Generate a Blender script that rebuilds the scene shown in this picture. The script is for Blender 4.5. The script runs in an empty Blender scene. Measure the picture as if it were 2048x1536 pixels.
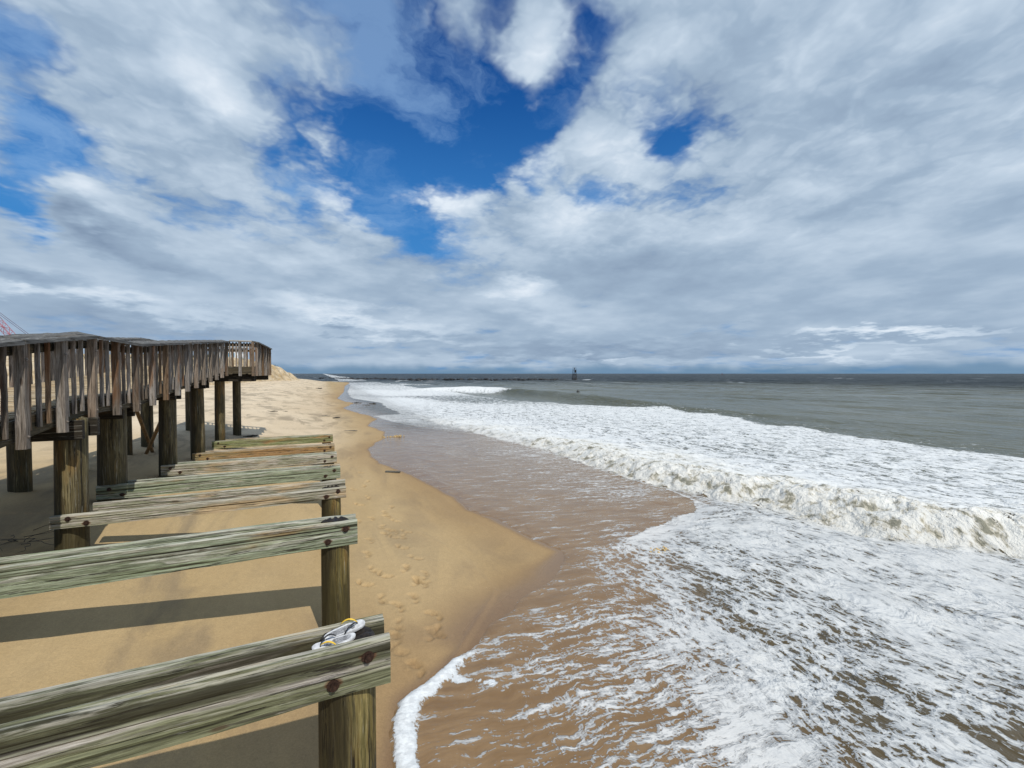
import bpy, bmesh, math, random
import numpy as np
from mathutils import Vector, Matrix

random.seed(7)
RNG = np.random.default_rng(11)
sc = bpy.context.scene
COL = sc.collection
CAMZ = 4.30
YAW = math.radians(24.03)
CY, SY = math.cos(YAW), math.sin(YAW)


def W(right, ahead):
    """metres to the right of / ahead of the boardwalk's end -> beach coordinates (x seaward, y along the shore)"""
    return right * CY + ahead * SY, -right * SY + ahead * CY


# ------------------------------------------------------------------ helpers
def tag(o, label=None, cat=None, group=None, kind=None):
    if label: o['label'] = label
    if cat: o['category'] = cat
    if group: o['group'] = group
    if kind: o['kind'] = kind
    return o


def thing(name, label, cat, loc=(0, 0, 0), group=None):
    o = bpy.data.objects.new(name, None)
    o.location = loc
    o.empty_display_size = 0.2
    COL.objects.link(o)
    return tag(o, label, cat, group)


def link(name, me, mat=None, parent=None, loc=None, rot=None):
    o = bpy.data.objects.new(name, me)
    if mat: me.materials.append(mat)
    COL.objects.link(o)
    if parent: o.parent = parent
    if loc: o.location = loc
    if rot: o.rotation_euler = rot
    return o


class MB:
    def __init__(self): self.v, self.f = [], []

    def add(self, vs, fs):
        n = len(self.v)
        self.v += [tuple(p) for p in vs]
        self.f += [tuple(i + n for i in q) for q in fs]

    def box(self, x0, x1, y0, y1, z0, z1, bev=0.004, zf=None):
        b = min(bev, (x1 - x0) * .3, (y1 - y0) * .3, (z1 - z0) * .3)
        bm = bmesh.new()
        bmesh.ops.create_cube(bm, size=1)
        for v in bm.verts:
            v.co.x = x0 if v.co.x < 0 else x1
            v.co.y = y0 if v.co.y < 0 else y1
            v.co.z = z0 if v.co.z < 0 else z1
        if b > 0:
            bmesh.ops.bevel(bm, geom=bm.edges[:], offset=b, segments=1, affect='EDGES')
        bm.verts.index_update()
        self.add([v.co.copy() for v in bm.verts], [[v.index for v in f.verts] for f in bm.faces])
        bm.free()

    def tube(self, pts, rad, n=8, flat=1.0, caps=True):
        pts = [Vector(p) for p in pts]
        rads = rad if isinstance(rad, (list, tuple)) else [rad] * len(pts)
        vs, fs = [], []
        up = Vector((0, 0, 1))
        for i, p in enumerate(pts):
            d = (pts[min(i + 1, len(pts) - 1)] - pts[max(i - 1, 0)]).normalized()
            a = d.cross(up)
            if a.length < 1e-3: a = d.cross(Vector((1, 0, 0)))
            a.normalize()
            b = a.cross(d).normalized()
            for k in range(n):
                t = 2 * math.pi * k / n
                vs.append(p + a * math.cos(t) * rads[i] + b * math.sin(t) * rads[i] * flat)
        for i in range(len(pts) - 1):
            for k in range(n):
                k2 = (k + 1) % n
                fs.append((i * n + k, i * n + k2, (i + 1) * n + k2, (i + 1) * n + k))
        if caps:
            fs.append(tuple(range(n))[::-1])
            fs.append(tuple((len(pts) - 1) * n + k for k in range(n)))
        self.add(vs, fs)

    def mesh(self, name, smooth=False):
        me = bpy.data.meshes.new(name)
        me.from_pydata(self.v, [], self.f)
        bm = bmesh.new(); bm.from_mesh(me)
        bmesh.ops.recalc_face_normals(bm, faces=bm.faces[:])
        bm.to_mesh(me); bm.free()
        if smooth:
            me.polygons.foreach_set('use_smooth', [True] * len(me.polygons))
        return me

    def build(self, name, mat, parent=None, smooth=False, loc=None):
        return link(name, self.mesh(name, smooth), mat, parent, loc)


# ------------------------------------------------------------------ noise on arrays
def _h(ix, iy, seed):
    n = (ix.astype(np.int64) * 374761393 + iy.astype(np.int64) * 668265263 + seed * 1442695041) & 0x7fffffff
    n = ((n ^ (n >> 13)) * 1274126177) & 0x7fffffff
    n = n ^ (n >> 16)
    return (n & 0xffff).astype(np.float32) / 65535.0


def vnoise(x, y, seed=0):
    xf, yf = np.floor(x), np.floor(y)
    ix, iy = xf.astype(np.int64), yf.astype(np.int64)
    u, v = (x - xf).astype(np.float32), (y - yf).astype(np.float32)
    u = u * u * u * (u * (u * 6 - 15) + 10); v = v * v * v * (v * (v * 6 - 15) + 10)
    a, b = _h(ix, iy, seed), _h(ix + 1, iy, seed)
    c, d = _h(ix, iy + 1, seed), _h(ix + 1, iy + 1, seed)
    return (a + (b - a) * u) * (1 - v) + (c + (d - c) * u) * v


def fbm(x, y, seed=0, octv=4, gain=0.5):
    s, a, n = 0, 1.0, 0.0
    for i in range(octv):
        s = s + a * (vnoise(x * (2 ** i) * 1.01 + i * 17.3, y * (2 ** i) + i * 9.1, seed + i) - .5)
        n += a; a *= gain
    return s / n * 2


def sstep(a, b, x):
    t = np.clip((x - a) / (b - a), 0, 1)
    return t * t * (3 - 2 * t)


# ------------------------------------------------------------------ node helpers
class NT:
    dim = '3D'

    def __init__(self, tree): self.t = tree; self.n = tree.nodes; self.l = tree.links

    def new(self, typ, **kw):
        n = self.n.new(typ)
        for k, v in kw.items():
            if k == 'ins':
                for a, b in v.items():
                    s = n.inputs[a]
                    if hasattr(b, 'is_linked') or isinstance(b, bpy.types.NodeSocket): self.l.new(b, s)
                    else: s.default_value = b
            else: setattr(n, k, v)
        return n

    def math(self, op, a, b=None, c=None, clamp=False):
        n = self.n.new('ShaderNodeMath'); n.operation = op; n.use_clamp = clamp
        for i, v in enumerate((a, b, c)):
            if v is None: continue
            if isinstance(v, bpy.types.NodeSocket): self.l.new(v, n.inputs[i])
            else: n.inputs[i].default_value = v
        return n.outputs[0]

    def mapr(self, v, a, b, c=0., d=1., smooth=True):
        n = self.n.new('ShaderNodeMapRange')
        if smooth: n.interpolation_type = 'SMOOTHSTEP'
        for i, x in zip((0, 1, 2, 3, 4), (v, a, b, c, d)):
            if isinstance(x, bpy.types.NodeSocket): self.l.new(x, n.inputs[i])
            else: n.inputs[i].default_value = x
        return n.outputs[0]

    def mix(self, f, a, b, blend='MIX'):
        n = self.n.new('ShaderNodeMix'); n.data_type = 'RGBA'; n.blend_type = blend
        for s, v in ((n.inputs[0], f), (n.inputs[6], a), (n.inputs[7], b)):
            if isinstance(v, bpy.types.NodeSocket): self.l.new(v, s)
            elif s.type == 'RGBA': s.default_value = (v[0], v[1], v[2], 1)
            else: s.default_value = v
        return n.outputs[2]

    def mapping(self, vec, scale=(1, 1, 1), loc=(0, 0, 0), rot=(0, 0, 0), typ='POINT'):
        n = self.n.new('ShaderNodeMapping'); n.vector_type = typ
        self.l.new(vec, n.inputs[0])
        n.inputs['Location'].default_value = loc
        n.inputs['Rotation'].default_value = rot
        n.inputs['Scale'].default_value = scale
        return n.outputs[0]

    def noise(self, vec, scale=1, detail=4, rough=.5, dist=0, out=0):
        n = self.n.new('ShaderNodeTexNoise'); n.noise_dimensions = self.dim
        self.l.new(vec, n.inputs['Vector'])
        n.inputs['Scale'].default_value = scale; n.inputs['Detail'].default_value = detail
        n.inputs['Roughness'].default_value = rough; n.inputs['Distortion'].default_value = dist
        return n.outputs[out]

    def vor(self, vec, scale=1, feature='F1', rand=1., smooth=None, out=0):
        n = self.n.new('ShaderNodeTexVoronoi'); n.feature = feature; n.voronoi_dimensions = self.dim
        self.l.new(vec, n.inputs['Vector'])
        n.inputs['Scale'].default_value = scale
        n.inputs['Randomness'].default_value = rand
        if smooth is not None: n.inputs['Smoothness'].default_value = smooth
        return n.outputs[out]

    def ramp(self, f, stops, interp='LINEAR'):
        n = self.n.new('ShaderNodeValToRGB'); cr = n.color_ramp; cr.interpolation = interp
        while len(cr.elements) < len(stops): cr.elements.new(.5)
        for e, (p, c) in zip(cr.elements, stops):
            e.position = p; e.color = (c[0], c[1], c[2], 1)
        self.l.new(f, n.inputs[0])
        return n.outputs[0]

    def attr(self, name):
        n = self.n.new('ShaderNodeAttribute'); n.attribute_name = name
        return n.outputs['Fac']

    def vadd(self, a, b, op='ADD'):
        n = self.n.new('ShaderNodeVectorMath'); n.operation = op
        for i, v in enumerate((a, b)):
            if isinstance(v, bpy.types.NodeSocket): self.l.new(v, n.inputs[i])
            else: n.inputs[i].default_value = v
        return n.outputs[0]

    def vscale(self, a, s):
        n = self.n.new('ShaderNodeVectorMath'); n.operation = 'SCALE'
        self.l.new(a, n.inputs[0])
        if isinstance(s, bpy.types.NodeSocket): self.l.new(s, n.inputs['Scale'])
        else: n.inputs['Scale'].default_value = s
        return n.outputs[0]


def material(name):
    m = bpy.data.materials.new(name); m.use_nodes = True
    m.node_tree.nodes.clear()
    nt = NT(m.node_tree)
    out = nt.new('ShaderNodeOutputMaterial')
    bs = nt.new('ShaderNodeBsdfPrincipled')
    nt.l.new(bs.outputs[0], out.inputs[0])
    return m, nt, bs


def simple(name, col, rough=.6, var=.25, scale=30, metal=0):
    m, nt, bs = material(name)
    tc = nt.new('ShaderNodeTexCoord').outputs['Object']
    f = nt.mapr(nt.noise(tc, scale, 4, .6), .3, .7)
    c = nt.mix(f, [x * (1 - var) for x in col], [min(1, x * (1 + var)) for x in col])
    nt.l.new(c, bs.inputs['Base Color'])
    bs.inputs['Roughness'].default_value = rough
    bs.inputs['Metallic'].default_value = metal
    return m


# ------------------------------------------------------------------ wood
def wood(name, axis, bands, tan=.35, tancol=(.36, .20, .07), crack=1.0, rough=.75, fine=1.0, rust=False,
         wet=None, randomtint=None, pale=.3, side_dark=None):
    """weathered timber: colour bands run along the grain (axis 0 = x, 2 = z), dark splits, worn pale edges"""
    m, nt, bs = material(name)
    tc = nt.new('ShaderNodeTexCoord').outputs['Object']
    oi = nt.new('ShaderNodeObjectInfo').outputs['Random']
    off = nt.new('ShaderNodeCombineXYZ')
    for i, k in enumerate((37., 19., 53.)):
        nt.l.new(nt.math('MULTIPLY', oi, k), off.inputs[i])
    p = nt.vadd(tc, off.outputs[0])
    warp = nt.noise(p, 2.2, 3, .5, out=1)
    p = nt.vadd(p, nt.vscale(nt.vadd(warp, (.5, .5, .5), 'SUBTRACT'), .035))

    def st(al, ac):  # scale along / across the grain
        return (al, ac, ac) if axis == 0 else (ac, ac, al)
    b = nt.mapr(nt.noise(nt.mapping(p, st(.45, 11)), 1, 6, .62, .5), .33, .67, smooth=False)
    n = len(bands)
    col = nt.ramp(b, [(i / (n - 1), c) for i, c in enumerate(bands)])
    # tan / orange heartwood patches
    tf = nt.mapr(nt.noise(nt.mapping(p, st(.9, 4.5)), 1, 3, .5), .62 - tan * .25, .74 - tan * .2)
    col = nt.mix(nt.math('MULTIPLY', tf, .8), col, tancol)
    # fine grain
    g = nt.noise(nt.mapping(p, st(3.5 * fine, 95 * fine)), 1, 6, .72)
    gm = nt.mapr(g, .32, .68, .45, 1.30, smooth=False)
    col = nt.mix(1., col, nt.new('ShaderNodeCombineColor', ins={0: gm, 1: gm, 2: gm}).outputs[0], 'MULTIPLY')
    # dark weathered fibre lines between the raised grain
    fl_ = nt.noise(nt.mapping(p, st(2.4 * fine, 62 * fine), loc=(1, 6, 2)), 1, 7, .70)
    col = nt.mix(nt.math('MULTIPLY', nt.mapr(fl_, .47, .36), .78), col, (.045, .040, .028))
    # pale raised fibres
    pf = nt.mapr(nt.noise(nt.mapping(p, st(2.2, 55), loc=(3, 8, 1)), 1, 7, .68), .56, .66)
    col = nt.mix(nt.math('MULTIPLY', pf, pale), col, (.46, .45, .40))
    # splits
    cn = nt.noise(nt.mapping(p, st(1.3, 34), loc=(9, 2, 4)), 1, 7, .66, 0)
    ck = nt.math('MULTIPLY', nt.mapr(cn, .395, .355), crack, clamp=True)
    col = nt.mix(ck, col, (.018, .013, .009))
    # knots
    kv = nt.vor(nt.mapping(p, st(1.6, 5.5)), 1)
    kf = nt.mapr(kv, .10, .05)
    col = nt.mix(nt.math('MULTIPLY', kf, .75), col, (.06, .035, .018))
    if rust:
        sp_ = nt.attr('split')
        col = nt.mix(nt.mapr(sp_, .25, .8), col, (.014, .011, .008))
        pb = nt.math('MULTIPLY', nt.attr('paleband'), nt.mapr(nt.noise(nt.mapping(p, st(.8, 14)), 1, 5, .6), .33, .55))
        col = nt.mix(nt.math('MULTIPLY', pb, .8), col, nt.mix(nt.mapr(g, .35, .65), (.20, .175, .155), (.47, .435, .41)))
        dk = nt.math('MULTIPLY', nt.attr('stain'), nt.mapr(nt.noise(nt.mapping(p, st(1.1, 16)), 1, 5, .6), .35, .6, .45, 1.))
        col = nt.mix(nt.math('MULTIPLY', dk, .93), col, (.030, .027, .016))
        ar = nt.math('MULTIPLY', nt.attr('arris'), nt.mapr(nt.noise(nt.mapping(p, st(2., 40), loc=(5, 5, 5)), 1, 6, .7), .42, .58))
        col = nt.mix(nt.math('MULTIPLY', ar, .58), col, (.50, .48, .42))
        rn = nt.math('MULTIPLY', nt.attr('rust'), nt.mapr(nt.noise(nt.mapping(p, st(7, 22)), 1, 4, .6), .3, .6, .45, 1.35))
        col = nt.mix(nt.math('MULTIPLY', nt.mapr(rn, .3, .75), .8), col, (.10, .042, .018))
        col = nt.mix(nt.mapr(rn, .55, 1.), col, (.028, .014, .009))
    if randomtint:
        r2 = nt.math('FRACT', nt.math('MULTIPLY', oi, 7.31))
        tint = nt.ramp(r2, [(i / (len(randomtint) - 1), c) for i, c in enumerate(randomtint)])
        col = nt.mix(1., col, tint, 'MULTIPLY')
    if side_dark:  # darker towards the local -x side, boundary broken up by noise
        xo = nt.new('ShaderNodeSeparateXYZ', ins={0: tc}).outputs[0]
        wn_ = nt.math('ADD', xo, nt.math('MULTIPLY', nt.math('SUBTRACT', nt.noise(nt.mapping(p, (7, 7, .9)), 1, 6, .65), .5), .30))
        col = nt.mix(nt.math('MULTIPLY', nt.mapr(wn_, side_dark[0], side_dark[1]), .88), col, (.017, .014, .008))
    if wet:
        zw = nt.new('ShaderNodeSeparateXYZ', ins={0: nt.new('ShaderNodeNewGeometry').outputs['Position']}).outputs[2]
        wn = nt.math('ADD', zw, nt.math('MULTIPLY', nt.noise(nt.mapping(p, (6, 6, 2.)), 1, 4, .6), -.9))
        wf = nt.mapr(wn, wet + .15, wet - .35)
        col = nt.mix(nt.math('MULTIPLY', wf, .75), col, (.035, .03, .012))
    nt.l.new(col, bs.inputs['Base Color'])
    bs.inputs['Roughness'].default_value = rough
    bs.inputs['Specular IOR Level'].default_value = .25
    h = nt.math('SUBTRACT', nt.math('ADD', nt.math('MULTIPLY', g, .5), nt.math('MULTIPLY', cn, .5)), nt.math('MULTIPLY', ck, .7))
    bp = nt.new('ShaderNodeBump', ins={'Strength': .9, 'Distance': .006, 'Height': h})
    nt.l.new(bp.outputs[0], bs.inputs['Normal'])
    return m


GREEN = [(.020, .018, .010), (.060, .062, .032), (.125, .130, .072), (.20, .205, .125), (.085, .090, .048), (.30, .275, .235), (.21, .185, .155), (.065, .065, .035)]
GREENP = [(.035, .03, .02), (.12, .135, .08), (.20, .235, .15), (.30, .335, .245), (.145, .17, .105), (.40, .40, .345), (.24, .26, .18), (.085, .09, .055)]
TAN = [(.04, .03, .014), (.15, .115, .055), (.28, .175, .065), (.21, .18, .10), (.32, .20, .075), (.32, .29, .21), (.08, .065, .03)]
PALE = [(.05, .04, .03), (.17, .165, .10), (.38, .35, .30), (.20, .205, .125), (.47, .43, .385), (.28, .245, .155), (.09, .08, .05)]
M_NEAR = wood('weathered_plank_olive', 0, GREEN, .12, (.30, .20, .09), 1., rust=True)
M_GREEN = wood('weathered_plank_green', 0, GREENP, .12, (.33, .21, .09), .9, rust=True)
M_PALE = wood('weathered_plank_pale', 0, PALE, .3, (.42, .30, .17), .9, rust=True)
M_TAN = wood('weathered_plank_tan', 0, TAN, .6, (.34, .195, .08), 1., rust=True)
M_LIME = wood('weathered_plank_mossy', 0, [(.05, .04, .02), (.2, .19, .08), (.17, .2, .08), (.3, .3, .17), (.26, .22, .1), (.12, .15, .06)], .4, (.36, .2, .08), 1., rust=True)
PILEC = [(.022, .017, .008), (.08, .06, .02), (.19, .145, .045), (.10, .085, .03), (.26, .21, .085), (.14, .10, .03), (.04, .032, .014)]
M_PILE = wood('pile_timber', 2, PILEC, .3, (.26, .15, .04), 1., rough=.6, fine=.8, wet=1.75, side_dark=(.06, -.07))
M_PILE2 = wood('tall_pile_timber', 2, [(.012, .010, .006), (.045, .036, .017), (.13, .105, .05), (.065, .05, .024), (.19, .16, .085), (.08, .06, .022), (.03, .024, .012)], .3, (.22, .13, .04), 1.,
               rough=.65, fine=.8, wet=2.0, side_dark=(.03, -.10))
GREY = [(.075, .062, .052), (.19, .165, .142), (.29, .262, .238), (.22, .19, .162), (.36, .34, .318), (.16, .135, .112)]
TINTS = [(.52, .44, .36), (.95, .97, 1.02), (.72, .66, .60), (1.2, 1.22, 1.27), (.66, .47, .30), (.88, .88, .88), (.6, .54, .48), (1.05, 1.05, 1.08)]
M_POST = wood('grey_post_timber', 2, GREY, .25, (.20, .095, .035), .6, randomtint=TINTS)


def wood_y(name, *a, **k):
    # timber whose grain runs along local y: same recipe through a rotated look-up
    m = wood(name, 0, *a, **k)
    nt = NT(m.node_tree)
    tc = [n for n in m.node_tree.nodes if n.type == 'TEX_COORD'][0]
    tgt = [l.to_socket for l in m.node_tree.links if l.from_node == tc]
    mp = nt.new('ShaderNodeMapping'); mp.inputs['Rotation'].default_value = (0, 0, math.pi / 2)
    for s in tgt: nt.l.new(mp.outputs[0], s)
    nt.l.new(tc.outputs['Object'], mp.inputs[0])
    return m


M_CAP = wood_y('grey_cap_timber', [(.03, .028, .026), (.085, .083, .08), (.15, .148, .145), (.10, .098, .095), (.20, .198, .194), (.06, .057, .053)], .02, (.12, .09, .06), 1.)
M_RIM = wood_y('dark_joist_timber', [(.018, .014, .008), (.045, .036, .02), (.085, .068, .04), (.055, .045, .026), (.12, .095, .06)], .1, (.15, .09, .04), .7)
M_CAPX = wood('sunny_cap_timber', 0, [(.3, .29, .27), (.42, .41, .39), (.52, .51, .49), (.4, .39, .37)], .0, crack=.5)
M_DECK = wood('deck_timber', 0, [(.28, .22, .14), (.42, .33, .22), (.5, .41, .28), (.38, .3, .19)], .3, (.45, .3, .16), .4)
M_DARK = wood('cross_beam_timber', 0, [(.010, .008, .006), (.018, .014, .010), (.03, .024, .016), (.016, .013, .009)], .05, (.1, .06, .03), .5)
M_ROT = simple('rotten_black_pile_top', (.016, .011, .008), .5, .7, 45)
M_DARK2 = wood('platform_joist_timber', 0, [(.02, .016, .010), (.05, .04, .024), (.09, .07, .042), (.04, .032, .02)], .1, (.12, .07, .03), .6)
M_BRACE = simple('brown_brace_wood', (.2, .115, .045), .7, .35, 12)
M_RUST = simple('rusty_iron', (.045, .024, .017), .55, .5, 90, .5)
M_BOLTG = simple('worn_bolt_steel', (.22, .19, .17), .5, .4, 120, .5)


# ------------------------------------------------------------------ timbers as geometry
def plank_mesh(name, L, T, H, seed, bolts=(), step=.03, groove=1.0, split=None, top_stain=0., side_pale=0.):
    """sawn board along x (0..L), thickness y (-T/2..T/2), height z (-H..0), worn top edges, split grooves"""
    rng = np.random.default_rng(seed)
    nx = max(8, int(L / step))
    ny, nz = 5, max(6, int(H / .012))
    per = []
    for i in range(ny): per.append((-T / 2 + T * i / ny, 0))            # top
    for i in range(nz): per.append((T / 2, -H * i / nz))                # back
    for i in range(ny): per.append((T / 2 - T * i / ny, -H))
    for i in range(nz): per.append((-T / 2, -H + H * i / nz))           # front (towards -y)
    per = np.array(per); n = len(per)
    xs = np.linspace(0, L, nx)
    X, K = np.meshgrid(xs, np.arange(n), indexing='ij')
    Y = per[K, 0].copy(); Z = per[K, 1].copy()
    sx = np.sign(Y) * (np.abs(Y) > T * .49)
    d = fbm(X * .9 + seed, K * .9 + seed * 3.1, seed, 4) * .0045 * groove
    spl = sstep(.2, .5, fbm(X * .7 + seed * 2, K * 1.3, seed + 40, 3)) * .009 * groove
    nrmY = np.where(np.abs(Y) > T * .49, np.sign(Y), 0)
    nrmZ = np.where(Z > -1e-6, 1, np.where(Z < -H + 1e-6, -1, 0))
    Y = Y + nrmY * (d - spl); Z = Z + nrmZ * (d * 1.3 - spl * 1.4)
    # chewed upper arrises
    ch = (.006 + .011 * (vnoise(X * 2.2, K * 0 + seed * .7, seed + 9)))
    corner = (np.abs(per[K, 0]) > T * .3) & (per[K, 1] > -.025)
    Z = Z - corner * ch * .8
    Y = Y - np.sign(Y) * corner * ch * .35
    spm = np.zeros(X.shape)
    if split:
        line = -H * (split + .05 * np.sin(X * .9 + seed) + .02 * np.sin(X * 3.1))
        open_ = .5 + .5 * sstep(-.35, .25, fbm(X * .8 + seed, X * 0 + 2., seed + 31, 3))
        spm = np.exp(-((per[K, 1] - line) / .0075) ** 2) * (np.abs(per[K, 0] + T / 2) < 1e-6) * open_
        Y = Y + spm * .014
    stn = top_stain * sstep(-H * .46, -H * .30, per[K, 1] + .012 * fbm(X * 1.3, K * 0 + .5, seed + 33, 3)) * (per[K, 0] < T * .2) * (per[K, 1] < -.012)
    pbd = np.abs(top_stain) * np.exp(-((per[K, 1] + H * .53 + .008 * fbm(X * 1.1, K * 0, seed + 34, 3)) / (H * .10)) ** 4) * (per[K, 0] < 0) * (side_pale)
    # gentle bow
    Z = Z + .012 * np.sin(X / L * math.pi) * rng.uniform(-.6, .6)
    V = np.stack([X, Y, Z], -1).reshape(-1, 3)
    faces = []
    for i in range(nx - 1):
        for k in range(n):
            k2 = (k + 1) % n
            faces.append((i * n + k, (i + 1) * n + k, (i + 1) * n + k2, i * n + k2))
    faces.append(tuple(range(n))); faces.append(tuple((nx - 1) * n + k for k in range(n))[::-1])
    me = bpy.data.meshes.new(name)
    me.from_pydata([tuple(p) for p in V], [], faces)
    r = np.zeros(len(V), np.float32)
    for bx, bz, s in bolts:
        rr = np.hypot((V[:, 0] - bx) / 1.5, V[:, 2] - bz)
        front = V[:, 1] < 0
        r += front * np.exp(-(rr / (.025 * s)) ** 2) * 1.1
        drip = np.exp(-((V[:, 0] - bx) / .022) ** 2) * np.clip((bz - V[:, 2]) / .03, 0, 1) * np.exp(-(bz - V[:, 2]).clip(0) / (.05 * s))
        r += front * drip * .5
    for nm, v in (('rust', r), ('split', spm), ('stain', stn), ('paleband', pbd), ('arris', (per[K, 1] > -.014) * np.ones(X.shape))):
        a = me.attributes.new(nm, 'FLOAT', 'POINT'); a.data.foreach_set('value', np.asarray(v, np.float32).ravel())
    return me


def bolt_mesh(name, r, out):
    mb = MB()
    wv = [];
    def disc(rad, y0, y1, n):
        vs = [(rad * math.cos(2 * math.pi * k / n), y, rad * math.sin(2 * math.pi * k / n)) for y in (y0, y1) for k in range(n)]
        fs = [(k, (k + 1) % n, n + (k + 1) % n, n + k) for k in range(n)] + [tuple(range(n, 2 * n)), tuple(range(n))[::-1]]
        mb.add(vs, fs)
    disc(r, 0, -.006, 16); disc(r * .55, -.006, -out, 6)
    return mb.mesh(name)


BOLT = bolt_mesh('bolt', .030, .026); BOLT.materials.append(M_RUST)


def pile_mesh(name, r, z0, z1, seed, lean=(0, 0), taper=.05):
    """round driven pile, checked and slightly out of true"""
    n = 40; nz = max(6, int((z1 - z0) / .05))
    zs = np.linspace(z0, z1, nz); th = np.linspace(0, 2 * math.pi, n, endpoint=False)
    Zg, T = np.meshgrid(zs, th, indexing='ij')
    k = (zs - z0) / (z1 - z0)
    R = r * (1 + taper * (.5 - k))[:, None] * (1 + .02 * np.sin(T * 2 + seed) + .012 * np.sin(T * 5 + seed * 2))
    c, s = np.cos(T), np.sin(T)
    R = R + fbm(c * 3 + 5 + seed + Zg * .12, s * 3 + 7 + Zg * .25, seed, 4) * .012
    chk = sstep(.28, .5, fbm(T * 2.6 + seed, Zg * .45 + seed, seed + 5, 3)) * .012
    R = R - chk
    X = R * c + lean[0] * (Zg - z0); Y = R * s + lean[1] * (Zg - z0)
    V = np.stack([X, Y, Zg], -1).reshape(-1, 3)
    F = [(i * n + j, i * n + (j + 1) % n, (i + 1) * n + (j + 1) % n, (i + 1) * n + j) for i in range(nz - 1) for j in range(n)]
    # rounded rotten top
    top = [(0.72 * V[(nz - 1) * n + j][0], .72 * V[(nz - 1) * n + j][1], z1 + .012 + .012 * math.sin(j * 1.7 + seed)) for j in range(n)]
    b = len(V)
    V = np.vstack([V, np.array(top), [[lean[0] * (z1 - z0), lean[1] * (z1 - z0), z1 - .01]]])
    F += [((nz - 1) * n + j, (nz - 1) * n + (j + 1) % n, b + (j + 1) % n, b + j) for j in range(n)]
    F += [(b + j, b + (j + 1) % n, b + n) for j in range(n)]
    me = bpy.data.meshes.new(name)
    me.from_pydata([tuple(p) for p in V], [], F)
    me.polygons.foreach_set('use_smooth', [True] * len(me.polygons))
    return me


# ------------------------------------------------------------------ the beach in (x seaward, y along shore), heights above still water
SS = [-60, -14, -8, -5, -3.3, 0, 2, 4, 8, 12, 16, 20, 30, 40, 60, 12000]
ZS = [-1.4, -1.6, -1.8, -2.05, -2.35, -2.85, -3.05, -3.2, -3.45, -3.62, -3.75, -3.85, -4.0, -4.15, -4.3, -4.3]
W1 = [(9.25, 167.48), (5.38, 119.93), (3.22, 75.47), (1.7, 57.75), (2.27, 50.89), (3.13, 48.0), (1.7, 41.14), (2.7, 34.83), (3.25, 32.91), (3.46, 30.71), (2.49, 26.71), (3.08, 23.46), (2.67, 20.94), (2.12, 19.62), (1.76, 18.3), (1.68, 16.63), (1.83, 15.15), (2.39, 13.56), (2.67, 11.91), (3.06, 10.35), (3.07, 9.3), (3.36, 8.61), (3.52, 7.79), (3.70, 7.12), (3.90, 6.55), (3.57, 6.03), (3.12, 5.54), (2.58, 5.2), (2.12, 4.92), (1.77, 4.73), (1.54, 4.44), (1.21, 4.23), (0.99, 4.09), (0.85, 3.98), (0.63, 3.79), (0.52, 3.53), (0.45, 3.23), (0.4, 2.9)]
SHORE = np.array([(-400, 330), (-60, 260), (-15, 225), (2, 205), (9, 188)] + W1 + [(.3, 1.5), (.2, 0), (-.2, -8), (-1, -60), (-1, -600)], float)


def surf(x, y):
    z = np.interp(x, SS, ZS)
    tilt = .25 * sstep(7, 22, y) * np.clip((3 - x) / 3, 0, 1) * np.clip((x + 30) / 24, .4, 1)
    z = z - tilt
    return z + CAMZ


def shore_dist(x, y):
    """signed distance to the water's edge, positive on the water side"""
    d = np.full(x.shape, 1e9)
    for (ax, ay), (bx, by) in zip(SHORE[:-1], SHORE[1:]):
        dx, dy = bx - ax, by - ay
        t = np.clip(((x - ax) * dx + (y - ay) * dy) / (dx * dx + dy * dy), 0, 1)
        d = np.minimum(d, (x - ax - t * dx) ** 2 + (y - ay - t * dy) ** 2)
    d = np.sqrt(d)
    o = np.argsort(SHORE[:, 1])
    xs = np.interp(y, SHORE[o, 1], SHORE[o, 0])
    return np.where(x > xs, d, -d)


def grid_object(name, xs, ys, Z, mat, attrs=None, smooth=True):
    nx, ny = len(xs), len(ys)
    X, Y = np.meshgrid(xs, ys, indexing='ij')
    co = np.stack([X, Y, Z], -1).reshape(-1, 3).astype(np.float32)
    me = bpy.data.meshes.new(name)
    me.vertices.add(nx * ny)
    me.vertices.foreach_set('co', co.ravel())
    i = np.arange(nx * ny).reshape(nx, ny)
    q = np.stack([i[:-1, :-1], i[1:, :-1], i[1:, 1:], i[:-1, 1:]], -1).reshape(-1, 4)
    nf = len(q)
    me.loops.add(nf * 4)
    me.loops.foreach_set('vertex_index', q.ravel().astype(np.int32))
    me.polygons.add(nf)
    me.polygons.foreach_set('loop_start', np.arange(0, nf * 4, 4, dtype=np.int32))
    me.polygons.foreach_set('use_smooth', np.ones(nf, bool))
    for k, v in (attrs or {}).items():
        a = me.attributes.new(k, 'FLOAT', 'POINT'); a.data.foreach_set('value', v.ravel().astype(np.float32))
    me.update(calc_edges=True)
    me.validate()
    return link(name, me, mat)


def spaced(segs):
    """segs: list of (start, end, step0, growth) -> increasing coordinates"""
    out = []
    for a, b, st, gr in segs:
        x = a
        while x < b - st * .5:
            out.append(x)
            x += st; st *= gr
    out.append(segs[-1][1])
    return np.array(out)


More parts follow.
